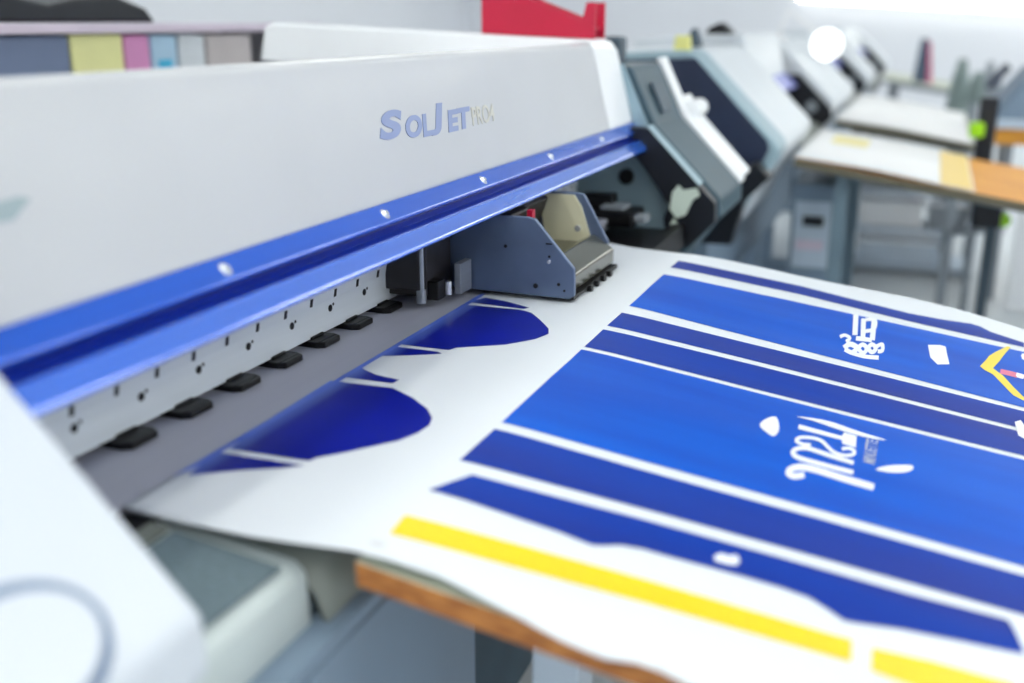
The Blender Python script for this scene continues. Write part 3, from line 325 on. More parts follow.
# blue rail under the cover: upper band, groove, lower lip
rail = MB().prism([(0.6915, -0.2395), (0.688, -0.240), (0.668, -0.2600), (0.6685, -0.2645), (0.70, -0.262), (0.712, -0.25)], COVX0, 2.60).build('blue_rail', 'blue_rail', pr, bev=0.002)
MB().prism([(0.672, -0.263), (0.678, -0.270), (0.670, -0.276), (0.655, -0.2765), (0.6545, -0.280), (0.664, -0.288), (0.70, -0.285), (0.70, -0.263)], COVX0, 2.59).build('groove', 'blue_groove_shade', rail)
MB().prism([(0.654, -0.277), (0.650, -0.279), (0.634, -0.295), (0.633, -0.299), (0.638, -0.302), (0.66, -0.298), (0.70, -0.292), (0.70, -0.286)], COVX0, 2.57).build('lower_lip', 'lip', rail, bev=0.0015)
for x in (0.545+0.357, 1.261, 1.606, 1.944, 2.29):
    a = Vector((x, 0.6785, -0.2515)); n = Vector((0, -1, 1)).normalized()
    sc = MB(); sc.cyl(a - n*0.004, a + n*0.0015, 0.0084, 20); sc.cyl(a + n*0.0015, a + n*0.0055, 0.0066, 18, r2=0.0038)
    sc.build('screw', 'screw', rail, smooth=False)
# inside back plate, dark
MB().box(COVX0, 2.56, 0.93, 0.95, -0.45, -0.12).build('inner_back_plate', 'dark', pr)
# perforated pinch rail: upper leaning face with slots, lower face with round holes
def pinch_rail(x0, x1):
    mb = MB()
    mb.prism([(0.803, -0.4405), (0.803, -0.396), (0.797, -0.362), (0.805, -0.352), (0.85, -0.352), (0.85, -0.362), (0.815, -0.396), (0.815, -0.4405)], x0, x1, 0)
    k = 0
    while 0.584 + 0.104*k < x1 - 0.03:
        x = 0.584 + 0.104*k; k += 1
        mb.cyl((x, 0.806, -0.4085), (x, 0.8024, -0.4085), 0.0054, 14, 1)
        mb.cyl((x+0.009, 0.806, -0.4045), (x+0.009, 0.8024, -0.4045), 0.0024, 8, 1)
    k = 0
    while 0.589 + 0.067*k < x1 - 0.03:
        x = 0.589 + 0.067*k; k += 1
        mb.ext([(x-0.003, 0.8016, -0.394), (x+0.003, 0.8016, -0.394), (x+0.003, 0.7996, -0.382), (x-0.003, 0.7996, -0.382)], (0, 0.003, 0), 1)
    return mb
pinch_rail(0.56, 2.5).build('pinch_rail', ['rail_steel', 'black'], pr)
# platen: its grey stands for white media in the cover's shade
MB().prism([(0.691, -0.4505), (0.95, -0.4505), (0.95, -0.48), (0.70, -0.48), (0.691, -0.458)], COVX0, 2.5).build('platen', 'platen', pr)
# pinch rollers
for k in range(-1, 14):
    x = 0.97 + 0.1012 * k
    if 1.55 < x < 1.95: continue
    mb = MB()
    mb.ext([(x-0.030, 0.84, -0.4505), (x-0.030, 0.788, -0.4505), (x-0.024, 0.776, -0.4505), (x+0.018, 0.776, -0.4505), (x+0.024, 0.788, -0.4505), (x+0.024, 0.84, -0.4505)], (0, 0, 0.009))
    mb.box(x-0.020, x+0.014, 0.80, 0.836, -0.4415, -0.438)
    mb.cyl((x-0.026, 0.785, -0.4455), (x+0.020, 0.785, -0.4455), 0.0048, 14)
    mb.build('pinch_roller', 'black', pr, bev=0.002)
# print carriage
car = MB().prism([(0.70, -0.43), (0.86, -0.43), (0.86, -0.30), (0.68, -0.30), (0.66, -0.32)], 1.64, 1.885).build('print_carriage', 'dark', pr, bev=0.003)
SP = [(0.70, -0.440), (0.527, -0.442), (0.518, -0.436), (0.519, -0.390), (0.588, -0.3115), (0.60, -0.309), (0.86, -0.309), (0.86, -0.440)]
p1 = MB().prism(SP, 1.612, 1.622).build('side_plate', 'plate', car, bev=0.0015)
dots = MB()
for y, z, r in ((0.586, -0.424, 0.0042), (0.545, -0.418, 0.0028), (0.562, -0.372, 0.0022), (0.64, -0.36, 0.003), (0.535, -0.428, 0.002)):
    dots.cyl((1.613, y, z), (1.6105, y, z), r, 12)
dots.build('hole', 'black', p1)
MB().cyl((1.6125, 0.562, -0.3805), (1.609, 0.562, -0.3805), 0.0032, 12).build('rivet', 'screw', p1)
MB().box(1.6105, 1.6125, 0.557, 0.568, -0.3515, -0.3495).build('slot', 'black', p1)
p2 = MB().prism([(0.70, -0.440), (0.548, -0.442), (0.543, -0.436), (0.543, -0.397), (0.592, -0.3115), (0.604, -0.309), (0.86, -0.309), (0.86, -0.440)], 1.892, 1.90).build('side_plate', 'plate', car, bev=0.0015)
MB().prism([(0.66, -0.425), (0.575, -0.395), (0.595, -0.335), (0.61, -0.313), (0.68, -0.313)], 1.884, 1.8915).build('inner_panel', 'cream', car)
MB().cyl((1.880, 0.60, -0.375), (1.885, 0.60, -0.375), 0.006, 12).build('bolt', 'screw', car)
MB().prism([(0.70, -0.436), (0.530, -0.438), (0.530, -0.410), (0.57, -0.385), (0.60, -0.40), (0.70, -0.40)], 1.623, 1.891).build('front_shield', 'smoke', car, bev=0.003)
MB().box(1.624, 1.890, 0.522, 0.540, -0.446, -0.440).build('wiper', 'black', car)
for k in range(4):
    MB().box(1.70+0.04*k, 1.712+0.04*k, 0.515, 0.523, -0.4485, -0.438).build('guide_tab', 'black', car)
MB().box(1.645, 1.73, 0.64, 0.69, -0.39, -0.312).build('ink_head', 'dark', car, bev=0.004)
MB().box(1.70, 1.714, 0.625, 0.635, -0.36, -0.313).build('ink_pipe', 'red', car)
# cutter unit at the near side of the carriage
cut = MB().box(1.50, 1.60, 0.735, 0.83, -0.432, -0.33).build('cutter_unit', 'dark', car, bev=0.004)
MB().box(1.488, 1.50, 0.742, 0.82, -0.42, -0.345).build('cover_plate', 'dark', cut, bev=0.003)
MB().tube([(1.485, 0.735, -0.43), (1.485, 0.735, -0.345), (1.488, 0.80, -0.338)], 0.0035, 8).build('wire_bracket', 'steel', cut)
MB().box(1.56, 1.605, 0.700, 0.712, -0.437, -0.385).build('steel_bracket', 'steel', cut, bev=0.001)
MB().box(1.505, 1.535, 0.716, 0.738, -0.437, -0.405).build('blade_holder', 'black', cut, bev=0.002)
MB().cyl((1.495, 0.742, -0.44), (1.495, 0.742, -0.418), 0.008, 14).build('knob', 'steel', cut)
MB().cyl((1.535, 0.712, -0.432), (1.535, 0.712, -0.41), 0.006, 14).build('blade_cap', 'screw', cut)
# near end housing with its round button
near = MB().prism(CAPP, 0.16, 0.558).build('end_housing', 'housing', pr, bev=0.009, seg=4)
c0 = Vector((0.420, 0.496, -0.384)); n = Vector((0, -1, 1)).normalized(); e1 = Vector((1, 0, 0)); e2 = Vector((0, 1, 1)).normalized()
def disc(mb, c, rx, ry, z0, z1, seg=48):
    lo = [c + e1*rx*math.cos(2*math.pi*i/seg) + e2*ry*math.sin(2*math.pi*i/seg) + n*z0 for i in range(seg)]
    return mb.ext(lo, n*(z1-z0))
disc(MB(), c0, 0.071, 0.051, -0.004, 0.0012).build('button_recess_shade', 'recess_shade', near, bev=0.001)
disc(MB(), c0, 0.061, 0.041, 0.0, 0.008).build('round_button', 'housing', near, bev=0.004, seg=3)
# lower shell below the near end: mesh-topped box with a rounded nose
shell = MB().prism([(0.66, -0.462), (0.51, -0.481), (0.497, -0.492), (0.495, -0.56), (0.505, -0.62), (0.56, -0.70), (0.66, -0.70)], 0.50, 0.752).build('lower_shell', 'apronpale', pr, bev=0.022, seg=4)
MB().ext([(0.552, 0.625, -0.4635), (0.552, 0.512, -0.4775), (0.722, 0.508, -0.4782), (0.722, 0.625, -0.4635)], (0, 0, 0.0025)).build('mesh_panel', 'meshgrey', shell)
MB().ext([(0.552, 0.645, -0.458), (0.552, 0.628, -0.460), (0.716, 0.628, -0.460), (0.716, 0.645, -0.458)], (0, 0, 0.006)).build('trim_strip', 'olive', shell)
MB().box(0.552, 0.728, 0.65, 0.69, -0.50, -0.456).build('front_gap', 'black', shell)
# curved apron under the sheet
MB().sheet([(0.686, -0.462), (0.62, -0.468), (0.56, -0.476), (0.52, -0.490), (0.492, -0.515), (0.478, -0.55), (0.476, -0.60)], 0.753, 2.10, 0.006).build('curved_apron', 'olive', pr, smooth=True)
# stand
fp = MB().box(0.69, 1.058, 0.462, 0.53, -0.85, -0.562).build('stand_panel', 'panel', pr, bev=0.002)
MB().box(0.60, 1.06, 0.464, 0.53, -0.5605, -0.545).build('panel_lip', 'panel', fp)
MB().box(0.20, 2.5, 0.66, 1.1, -1.30, -0.62).build('lower_body', 'paneldark', pr, bev=0.01)  # dark teal puts the shadow under the printer into the colour
for x in (0.45, 2.3):
    l = MB().box(x-0.05, x+0.05, 0.78, 0.90, -1.36, -1.29).build('leg', 'panel', pr, bev=0.004)
    MB().box(x-0.06, x+0.06, 0.50, 1.2, -1.40, -1.34).build('foot', 'panel', l, bev=0.006)
    for y in (0.55, 1.15):
        MB().cyl((x-0.02, y, -1.395), (x+0.02, y, -1.395), 0.025, 18).build('caster', 'black', l)
# far end: black frame plate, inner panel, teal housing, white trim
def ring_plate(x0, x1):
    mb = MB()
    outer = [(0.655, -0.246), (0.632, -0.248), (0.462, -0.42), (0.459, -0.467), (0.521, -0.533), (0.60, -0.545), (0.95, -0.545), (0.95, -0.47), (0.62, -0.505), (0.582, -0.497), (0.587, -0.465), (0.575, -0.432), (0.655, -0.325), (0.70, -0.28), (0.70, -0.246)]
    return mb.prism(outer, x0, x1)
fr = ring_plate(2.535, 2.57).build('end_frame', 'blackframe', pr, bev=0.002)
MB().ext([(2.53, 0.634, -0.244), (2.53, 0.628, -0.250), (2.53, 0.500, -0.379), (2.53, 0.506, -0.374)], (0.045, 0, 0.004)).build('frame_trim', 'palerim', fr)
MB().prism([(0.95, -0.52), (0.50, -0.50), (0.475, -0.47), (0.478, -0.43), (0.645, -0.26), (0.72, -0.10), (0.95, -0.10)], 2.60, 2.61).build('inner_panel', 'palerim', pr)
MB().cyl((2.59, 0.70, -0.375), (2.60, 0.70, -0.375), 0.02, 16).build('knob', 'black', pr)
MB().box(2.12, 2.53, 0.53, 0.56, -0.53, -0.475).build('lower_bar', 'black', pr)
MB().box(2.12, 2.53, 0.56, 0.95, -0.53, -0.49).build('lower_tray', 'black', pr)
mech = MB().box(2.40, 2.52, 0.63, 0.80, -0.47, -0.435).build('capping_station', 'black', pr, bev=0.006)
MB().box(2.41, 2.46, 0.60, 0.63, -0.458, -0.44).build('station_arm', 'mid', mech, bev=0.004)
MB().box(2.43, 2.50, 0.66, 0.72, -0.435, -0.425).build('cap', 'mid', mech, bev=0.004)
MB().box(2.47, 2.52, 0.70, 0.78, -0.435, -0.405).build('pump', 'black', mech, bev=0.004)
random.seed(9)
pp = MB(); base = [(0.53, -0.452), (0.515, -0.415), (0.498, -0.402), (0.507, -0.385), (0.54, -0.392), (0.552, -0.380), (0.566, -0.398), (0.570, -0.44), (0.553, -0.462)]
pp.ext([(2.528, y, z) for y, z in base], (0.006, 0, 0)); pp.ext([(2.529, 0.560, -0.462), (2.529, 0.568, -0.478), (2.529, 0.548, -0.508), (2.529, 0.545, -0.482)], (0.005, 0, 0))
pp.build('tag', 'paper', fr)
EH = [(0.72, -0.105), (0.70, -0.108), (0.632, -0.248), (0.462, -0.42), (0.459, -0.467), (0.521, -0.533), (0.58, -0.62), (0.62, -0.80), (1.15, -0.80), (1.25, -0.5), (1.2, -0.13), (0.80, -0.105)]
hs = MB().prism(EH, 2.612, 2.93).build('end_housing', 'teal', pr, bev=0.008, seg=2)
def on_slope(x, t, off=0.0):   # t = 0 at the bottom of the 45-degree front, 1 at its top
    return (x, 0.462 + t*0.17 - off*0.707, -0.42 + t*0.172 + off*0.707)
MB().box(2.76, 2.84, 0.775, 0.82, -0.11, -0.036).build('latch', 'legdark', hs, bev=0.01)
MB().prism([(0.676, -0.150), (0.640, -0.226), (0.634, -0.222), (0.668, -0.146)], 2.70, 2.80).build('dark_mark', 'legdark', hs, bev=0.004)
MB().prism([(0.712, -0.098), (0.700, -0.112), (0.632, -0.252), (0.462, -0.424), (0.458, -0.412), (0.622, -0.240), (0.695, -0.090)], 2.90, 2.965).build('side_trim', 'cover_white', hs, bev=0.006, seg=3)
MB().prism([(0.650, -0.215), (0.618, -0.262), (0.468, -0.414), (0.455, -0.402), (0.606, -0.245), (0.640, -0.190)], 2.93, 3.04).build('side_bar', 'cover_white', hs, bev=0.012, seg=3)
MB().cyl((2.93, 0.618, -0.234), (3.075, 0.618, -0.234), 0.026, 20).build('handle', 'cover_white', hs, bev=0.008)

# ------------------------------------------------------------------ the printed sheet
sh = thing('printed_sheet', (1.3, 0.1, sheet_z(1.3, 0.1)), 'blue and white printed vinyl sheet coming out of the front printer onto the wooden table', 'printed sheet')
OUT = [(0.7278, 0.690), (0.722, 0.62), (0.7215, 0.54), (0.726, 0.49), (0.733, 0.437), (0.738, 0.356), (0.733, 0.32), (0.729, 0.28), (0.7255, 0.24), (0.7245, 0.20), (0.728, 0.175), (0.7275, 0.155), (0.7245, 0.13), (0.726, 0.08), (0.724, -0.1), (0.726, -0.62),
       (2.05, -0.62), (2.07, -0.4), (2.091, -0.206), (2.105, -0.161), (2.117, -0.122), (2.127, -0.063), (2.130, 0.0), (2.114, 0.122), (2.106, 0.206), (2.105, 0.286), (2.100, 0.358), (2.078, 0.449), (2.10, 0.55), (2.125, 0.605), (2.15, 0.690)]
mb = MB(); mb.bm.free(); mb.bm = drape([OUT], 0.0, 0.02)
vin = mb.build('vinyl', 'media', sh, recalc=False)
so = vin.modifiers.new('thickness', 'SOLIDIFY'); so.thickness = 0.0012; so.offset = -1.0
for P in PRINT['royal']: sheet_part('blue_panel', [P], 0.0006, 'royal', sh)
for P in PRINT['indigo']: sheet_part('indigo_panel', [P], 0.0006, 'indigo', sh)
for P in PRINT['navy']: sheet_part('navy_shape', [P], 0.0006, 'shaded_navyink', sh)
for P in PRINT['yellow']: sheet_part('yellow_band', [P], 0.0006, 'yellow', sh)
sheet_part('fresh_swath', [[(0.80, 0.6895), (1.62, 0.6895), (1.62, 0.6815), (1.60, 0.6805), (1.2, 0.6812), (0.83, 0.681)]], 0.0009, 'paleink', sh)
NM = {'swoosh': 'whiteink', 'petal': 'whiteink', 'letter_t': 'whiteink', 'letter_s': 'whiteink', 'letter_u': 'whiteink', 'letter_j': 'whiteink', 'emblem': 'whiteink', 'patch': 'whiteink', 'chevron': 'yellow', 'mark_red': 'pinkink', 'mark_white': 'whiteink'}
JOIN = {'letter_t': 'letter', 'letter_s': 'letter', 'letter_u': 'letter', 'letter_j': 'letter', 'mark_red': 'red_mark', 'mark_white': 'white_mark', 'emblem': 'emblem_print', 'patch': 'white_patch'}
for k, polys in PRINT['W'].items():
    if k in ('petal', 'patch'):
        for P in polys: sheet_part(JOIN.get(k, k), [P], 0.0011, NM[k], sh)
    else:
        sheet_part(JOIN.get(k, k), polys, 0.0011, NM[k], sh)
sm = text_mesh('MINUETTE', 1.0, (0, 0, 0), (1, 0, 0), (0, 1, 0), 'small_print', 'whiteink', sh, 0, 0.0, 0.02)
o0 = Vector(ORG[sh.name])
q = [v.co.copy() for v in sm.data.vertices]
ax, bx_ = min(v.x for v in q), max(v.x for v in q); ay, by = min(v.y for v in q), max(v.y for v in q)
for v, c in zip(sm.data.vertices, q):
    X = 1.245 + (c.x-ax)/(bx_-ax)*0.080; Y = 0.0165 + (c.y-ay)/(by-ay)*0.0145
    v.co = Vector((X, Y, sheet_z(X, Y) + 0.0012 + H)) - o0
sheet_part('smudge', [[(0.752+0.006*math.cos(k*0.8), 0.424+0.009*math.sin(k*0.8)) for k in range(8)]], 0.0008, 'smudge', sh, 'faint grey smudge')

# ------------------------------------------------------------------ worktables
def board_z(y): return -0.4625 - WS * (0.43 - y) - 0.0015
def worktable(name, x0, x1, ya, yb, th, mats, label, legs, legm, lw, cb=0.055):
    t = thing(name, ((x0+x1)/2, (ya+yb)/2, -H), label, 'table', 'sloping tables in front of the printers')
    top = MB()
    top.prism([(ya, board_z(ya)), (yb, board_z(yb)), (yb, board_z(yb)-th), (ya, board_z(ya)-th)], x0, x1, 0)
    for f in top.bm.faces: f.normal_update()
    for f in top.bm.faces:
        c = f.calc_center_median()
        if abs(f.normal.z) > 0.9 and abs(c.z - (board_z((ya+yb)/2))) < 0.004: f.material_index = 1
    top.build('tabletop', mats, t, bev=0.0015)
    for x, y in legs:
        MB().box(x-lw/2, x+lw/2, y-lw/2, y+lw/2, -H, board_z(y)-th-cb+0.005).build('leg', legm, t, bev=0.003)
    ys = [y for x, y in legs]; xs = [x for x, y in legs]
    for x in sorted(set(xs)):
        y0, y1 = min(ys), max(ys)
        fr = MB(); fr.prism([(y1+lw/2, board_z(y1+lw/2)-th), (y0-lw/2, board_z(y0-lw/2)-th), (y0-lw/2, board_z(y0-lw/2)-th-cb), (y1+lw/2, board_z(y1+lw/2)-th-cb)], x-lw/2, x+lw/2)
        fr.build('cross_bar', legm, t)
    return t
worktable('worktable', 0.735, 2.02, 0.438, -0.72, 0.025, ['wood', 'woodtop'], 'wooden worktable with a chipboard edge under the blue and white printed sheet',
          [(1.0, 0.327), (1.0, -0.6), (1.78, 0.36), (1.78, -0.6)], 'leg', 0.056)
# white cap over the far end of the cover, and the red tray standing on it
MB().prism([(0.690, -0.241), (0.736, -0.066), (0.752, -0.045), (0.80, -0.040), (1.66, -0.002), (1.69, -0.012), (1.71, -0.10), (1.2, -0.16), (0.80, -0.11), (0.756, -0.095), (0.712, -0.25)], 2.50, 2.61).build('end_cap', 'cover_white', pr, bev=0.008, seg=3)
def cap_z(y): return -0.040 + (y-0.80)*0.038/0.86
ty = [(1.062, cap_z(1.062)+0.001), (0.767, cap_z(0.80)+0.001), (0.767, 0.045), (0.790, 0.045), (0.800, 0.004), (0.925, 0.050), (0.948, 0.062), (0.97, 0.050), (0.985, 0.062), (1.062, 0.062)]
tr = thing('tray', (2.57, 0.93, cap_z(0.93)), 'red plastic tray with a stepped side standing on top of the front printer', 'tray')
MB().prism(ty, 2.515, 2.521).build('side', 'red', tr); MB().prism(ty, 2.592, 2.598).build('side', 'red', tr)
MB().box(2.521, 2.592, 0.775, 1.055, cap_z(0.80)+0.022, cap_z(0.80)+0.028).build('bottom', 'red', tr)
MB().box(2.521, 2.592, 1.050, 1.056, 0.0, 0.06).build('back', 'red', tr)

# ------------------------------------------------------------------ the ink store behind the printer
ik = thing('ink_cabinet', (2.75, 2.4, -H), 'low slate and white cabinet with a pale pink top board, behind the front printer', 'cabinet')
MB().box(1.3, 3.6, 2.15, 2.7, -H, -0.165).build('body', 'cover', ik, bev=0.004)
MB().box(1.3, 3.6, 2.56, 2.60, -0.165, -0.030).build('back_panel', 'cover', ik)
MB().box(1.3, 3.6, 2.18, 2.70, -0.030, -0.004).build('top_board', 'pinkboard', ik, bev=0.003)
MB().box(3.5, 3.56, 2.2, 2.56, -0.165, -0.030).build('end_panel', 'cover', ik)
def carton(x0, x1, y0, z1, m, label, lab=None, name='carton', cat='carton'):
    t = thing(name, ((x0+x1)/2, y0+0.12, -0.162), label, cat, 'ink cartons in the cabinet')
    MB().box(x0, x1, y0, y0+0.25, -0.162, z1).build('box', m, t, bev=0.004)
    MB().box(x0+0.01, x1-0.01, y0+0.02, y0+0.23, z1, z1+0.003).build('lid_flap', m, t)
    if lab: MB().box(x0+0.025, x1-0.03, y0-0.0015, y0, -0.16, -0.11).build('label', lab, t)
    return t
carton(1.62, 2.325, 2.2, -0.036, 'slate_cart', 'wide slate grey box in the cabinet, left of the yellow carton', cat='box', name='storage_box')
carton(2.335, 2.535, 2.2, -0.034, 'yel_cart', 'pale yellow carton in the cabinet, between the slate box and the pink carton')
carton(2.545, 2.65, 2.2, -0.038, 'mag_cart', 'pink carton in the cabinet, right of the yellow carton')
carton(2.66, 2.775, 2.2, -0.04, 'cya_cart', 'pale blue carton with a cyan label in the cabinet', 'cya_lab')
carton(2.79, 2.915, 2.2, -0.04, 'clear_cart', 'pale grey carton in the cabinet, between the blue carton and the beige carton')
carton(2.93, 3.17, 2.2, -0.042, 'beige_cart', 'beige carton in the cabinet, rightmost of the row of cartons')
random.seed(3)
lump = MB()
pr_pts = [(1.4, 0.06), (1.9, 0.082), (2.15, 0.07), (2.30, 0.045), (2.40, 0.062), (2.55, 0.075), (2.68, 0.04), (2.72, -0.0015)]
lump.ext([(1.4, 2.22, -0.0015)] + [(x*1.0, 2.22, z) for x, z in pr_pts], (0, 0.3, 0))
solo(lump, 'folded_tarpaulin', 'blackframe', 'dark folded tarpaulin lying on the pink top board of the cabinet', 'tarpaulin', bev=0.012, seg=3)

# ------------------------------------------------------------------ the printers further down the row
def far_printer(x0, x1, xc, xf, xe, label, side, slope, end, seen=True):
    """near housing x0..x1, cover x1..xc, black frame at xf, far housing to xe"""
    t = thing('wide_format_printer', ((x0+xe)/2, 0.8, -H), label, 'printer', 'printers standing in a row')
    HP = [(0.76, -0.088), (0.735, -0.094), (0.455, -0.370), (0.440, -0.398), (0.462, -0.450), (0.535, -0.555), (0.60, -0.70), (1.15, -0.80), (1.25, -0.5), (1.2, -0.11), (0.80, -0.088)]
    h = MB().prism(HP, x0, x0+0.21).build('end_rim', slope, t, bev=0.012, seg=3)
    MB().prism(HP, x0+0.212, x1).build('end_housing', 'far_white', t, bev=0.025, seg=3)
    IP = [(0.725, -0.112), (0.478, -0.368), (0.472, -0.395), (0.495, -0.452), (0.56, -0.545), (0.61, -0.69), (1.13, -0.78), (1.22, -0.5), (1.16, -0.13)]
    MB().prism(IP, x0-0.006, x0+0.01).build('end_panel', side, h)
    c = MB().prism([FB, FA, (0.752, -0.043), (0.80, -0.045), (1.2, -0.07), (1.2, -0.16), (0.80, -0.10), (0.76, -0.09), (0.712, -0.25)], x1, xc).build('front_cover', 'far_white', t, bev=0.006)
    MB().prism([(0.6915, -0.2395), (0.628, -0.301), (0.632, -0.310), (0.712, -0.25)], x1, xc+0.02).build('blue_rail', 'purple', t)
    MB().box(x1, xf, 0.93, 0.95, -0.45, -0.08).build('inner_back_plate', 'dark', t)
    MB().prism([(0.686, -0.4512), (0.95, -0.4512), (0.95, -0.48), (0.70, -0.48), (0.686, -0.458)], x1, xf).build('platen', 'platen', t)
    MB().prism([(0.66, -0.252), (0.632, -0.252), (0.462, -0.42), (0.459, -0.467), (0.521, -0.533), (0.95, -0.545), (0.95, -0.252)], xf, xf+0.03).build('end_frame', 'blackframe', t)
    MB().cyl((xf-0.006, 0.56, -0.41), (xf, 0.56, -0.41), 0.03, 16).build('cap', 'mid', t)
    MB().prism(HP, xf+0.03, xe).build('end_housing', end, t, bev=0.025, seg=3)
    MB().sheet([(0.686, -0.462), (0.56, -0.476), (0.52, -0.490), (0.492, -0.515), (0.478, -0.55), (0.476, -0.60)], x1+0.2, xf, 0.006).build('curved_apron', 'olive', t)
    MB().box(x0+0.05, xe-0.05, 0.66, 1.1, -0.95, -0.62).build('lower_body', 'panel', t, bev=0.01)
    for x in (x0+0.25, xe-0.25):
        l = MB().box(x-0.05, x+0.05, 0.78, 0.90, -1.36, -0.95).build('leg', 'panel', t)
        MB().box(x-0.06, x+0.06, 0.50, 1.2, -1.42, -1.34).build('foot', 'panel', l)
    return t
m2 = far_printer(3.5, 4.5, 5.5, 5.6, 5.92, 'white printer with a dark navy end panel, second in the row of printers', 'navy', 'palerim', 'far_white')
hook = MB().prism([(0.500, -0.43), (0.450, -0.473), (0.528, -0.555), (0.562, -0.70), (0.68, -0.70), (0.63, -0.55), (0.57, -0.47)], 3.41, 3.49).build('end_bracket', 'blackframe', m2, bev=0.004)
m3 = far_printer(5.98, 6.9, 8.2, 8.3, 8.7, 'white printer third in the row, its near end beside the second printer', 'far_white', 'far_white', 'far_white')
m4 = far_printer(8.9, 9.4, 11.2, 11.3, 11.8, 'white printer with a slate grey end panel, farthest in the row', 'slate', 'far_white', 'far_white')

# things on top of the second printer
def cone_thing(name, x, y, z, w, h, m, label, cat):
    mb = MB()
    mb.ext([(x, y+w/2, z), (x, y-w/2, z), (x, y-w*0.38, z+h*0.45), (x, y-w*0.12, z+h), (x, y+w*0.12, z+h), (x, y+w*0.38, z+h*0.45)], (0.06, 0, 0))
    return solo(mb, name, m, label, cat, bev=0.008)
cone_thing('roll_holder', 3.75, 0.79, -0.0845, 0.055, 0.065, 'legdark', 'small grey roll holder on top of the second printer', 'holder')
solo(MB().ext([(4.3, 0.86, -0.046), (4.3, 0.755, -0.046), (4.3, 0.765, -0.03), (4.3, 0.80, 0.0), (4.3, 0.845, -0.02)], (0.1, 0, 0)), 'tape_roll_holder', 'black', 'small black holder on top of the second printer, right of the grey roll holder', 'holder', bev=0.004)
# yellow note pad on the top of the front printer's far housing
solo(MB().prism([(0.752, -0.0888), (0.805, -0.0888), (0.80, -0.042), (0.757, -0.042)], 3.52, 3.56), 'note_pad', 'pastel_yellow', 'small pale yellow pad standing on the near end of the second printer', 'note pad', bev=0.002)

# ------------------------------------------------------------------ tables and sheets further down the row
def white_sheet(x0, x1, ya, yb, label, marks=()):
    t = thing('printed_sheet', ((x0+x1)/2, (ya+yb)/2, board_z((ya+yb)/2)), label, 'printed sheet', 'white sheets on the far tables')
    def fz(y): return board_z(y) + 0.010 + 0.004*math.sin(y*9)
    n = 24; ys = [ya + (yb-ya)*i/n for i in range(n+1)]
    MB().sheet([(y, fz(y)) for y in ys], x0, x1, 0.0015).build('vinyl', 'far_sheet', t, smooth=True)
    for (u0, u1, v0, v1) in marks:
        yy = [v0 + (v1-v0)*i/8 for i in range(9)]
        MB().sheet([(y, fz(y)+0.002) for y in yy], u0, u1, 0.0008).build('yellow_band', 'gold' if v0 < 0 else 'yellow_pale', t)
    return t
M['yellow_pale'] = mat('pale_yellow_ink', (250, 238, 170), 0.45, var=0.05)
worktable('worktable', 3.87, 4.92, 0.430, -0.80, 0.030, ['olive_edge', 'orangewood'], 'worktable with a bare orange wood end, in front of the second printer',
          [(4.0, 0.27), (4.0, -0.72), (4.8, 0.27), (4.8, -0.72)], 'legmid', 0.05, 0.02)
white_sheet(3.865, 4.93, 0.436, -0.17, 'white sheet with pale yellow marks on the table of the second printer', [(4.45, 4.75, 0.36, 0.22), (3.88, 4.9, -0.06, -0.165)])
worktable('worktable', 6.0-0.5, 7.4, 0.430, -0.22, 0.030, ['olive_edge', 'woodtop'], 'worktable under a plain white sheet, in front of the third printer',
          [(5.6, 0.33), (5.6, -0.15), (7.3, 0.33), (7.3, -0.15)], 'mid', 0.05, 0.02)
white_sheet(5.49, 7.42, 0.436, -0.20, 'plain white sheet on the table of the third printer')
worktable('worktable', 9.8, 11.2, 0.430, -0.42, 0.030, ['mid', 'woodtop'], 'pale empty worktable farthest along the row of printers',
          [(9.9, 0.33), (9.9, -0.35), (11.1, 0.33), (11.1, -0.35)], 'mid', 0.05, 0.02)

# under the second table: a supply cabinet, crates, a stand
cb = thing('supply_cabinet', (4.4, 0.37, -H), 'blue grey cabinet with a dark slot under the second table', 'cabinet')
MB().box(4.22, 4.7, 0.29, 0.465, -1.40, -0.60).build('body', 'panel', cb, bev=0.01)
MB().box(4.214, 4.222, 0.315, 0.45, -0.93, -0.67).build('front_plate', 'leg', cb)
MB().box(4.208, 4.216, 0.34, 0.42, -0.765, -0.725).build('slot', 'blackframe', cb, bev=0.004)
MB().box(4.208, 4.216, 0.335, 0.44, -0.86, -0.82).build('label_strip', 'pinkboard', cb)
MB().box(4.20, 4.70, 0.28, 0.47, -1.42, -1.40).build('plinth', 'paneldark', cb)
def shelf_unit():
    t = thing('storage_shelf', (6.6, 0.0, -H), 'low grey metal shelf unit under the third table, seen below the second table', 'shelf')
    for z in (-1.38, -1.16, -0.94): MB().box(6.45, 6.85, -0.30, 0.40, z-0.012, z+0.012).build('shelf', 'leg', t)
    for x in (6.46, 6.84):
        for y in (-0.29, 0.39): MB().box(x-0.015, x+0.015, y-0.015, y+0.015, -H, -0.80).build('post', 'mid', t)
    return t
shelf_unit()
def crate(x, y, z, w, h, m, label):
    t = thing('storage_crate', (x, y, z), label, 'crate', 'crates on the low shelf unit')
    b = MB(); b.box(x-0.13, x+0.13, y-w/2, y+w/2, z, z+0.008)
    for s in (-1, 1):
        b.box(x+s*0.13-0.004, x+s*0.13+0.004, y-w/2, y+w/2, z, z+h); b.box(x-0.13, x+0.13, y+s*w/2-0.004, y+s*w/2+0.004, z, z+h)
    b.build('tub', m, t)
    MB().box(x-0.14, x+0.14, y-w/2-0.01, y+w/2+0.01, z+h, z+h+0.012).build('lid', 'cover_white', t)
crate(6.62, 0.22, -0.925, 0.26, 0.10, 'cover', 'pale grey crate on the top shelf below the second table, left one')
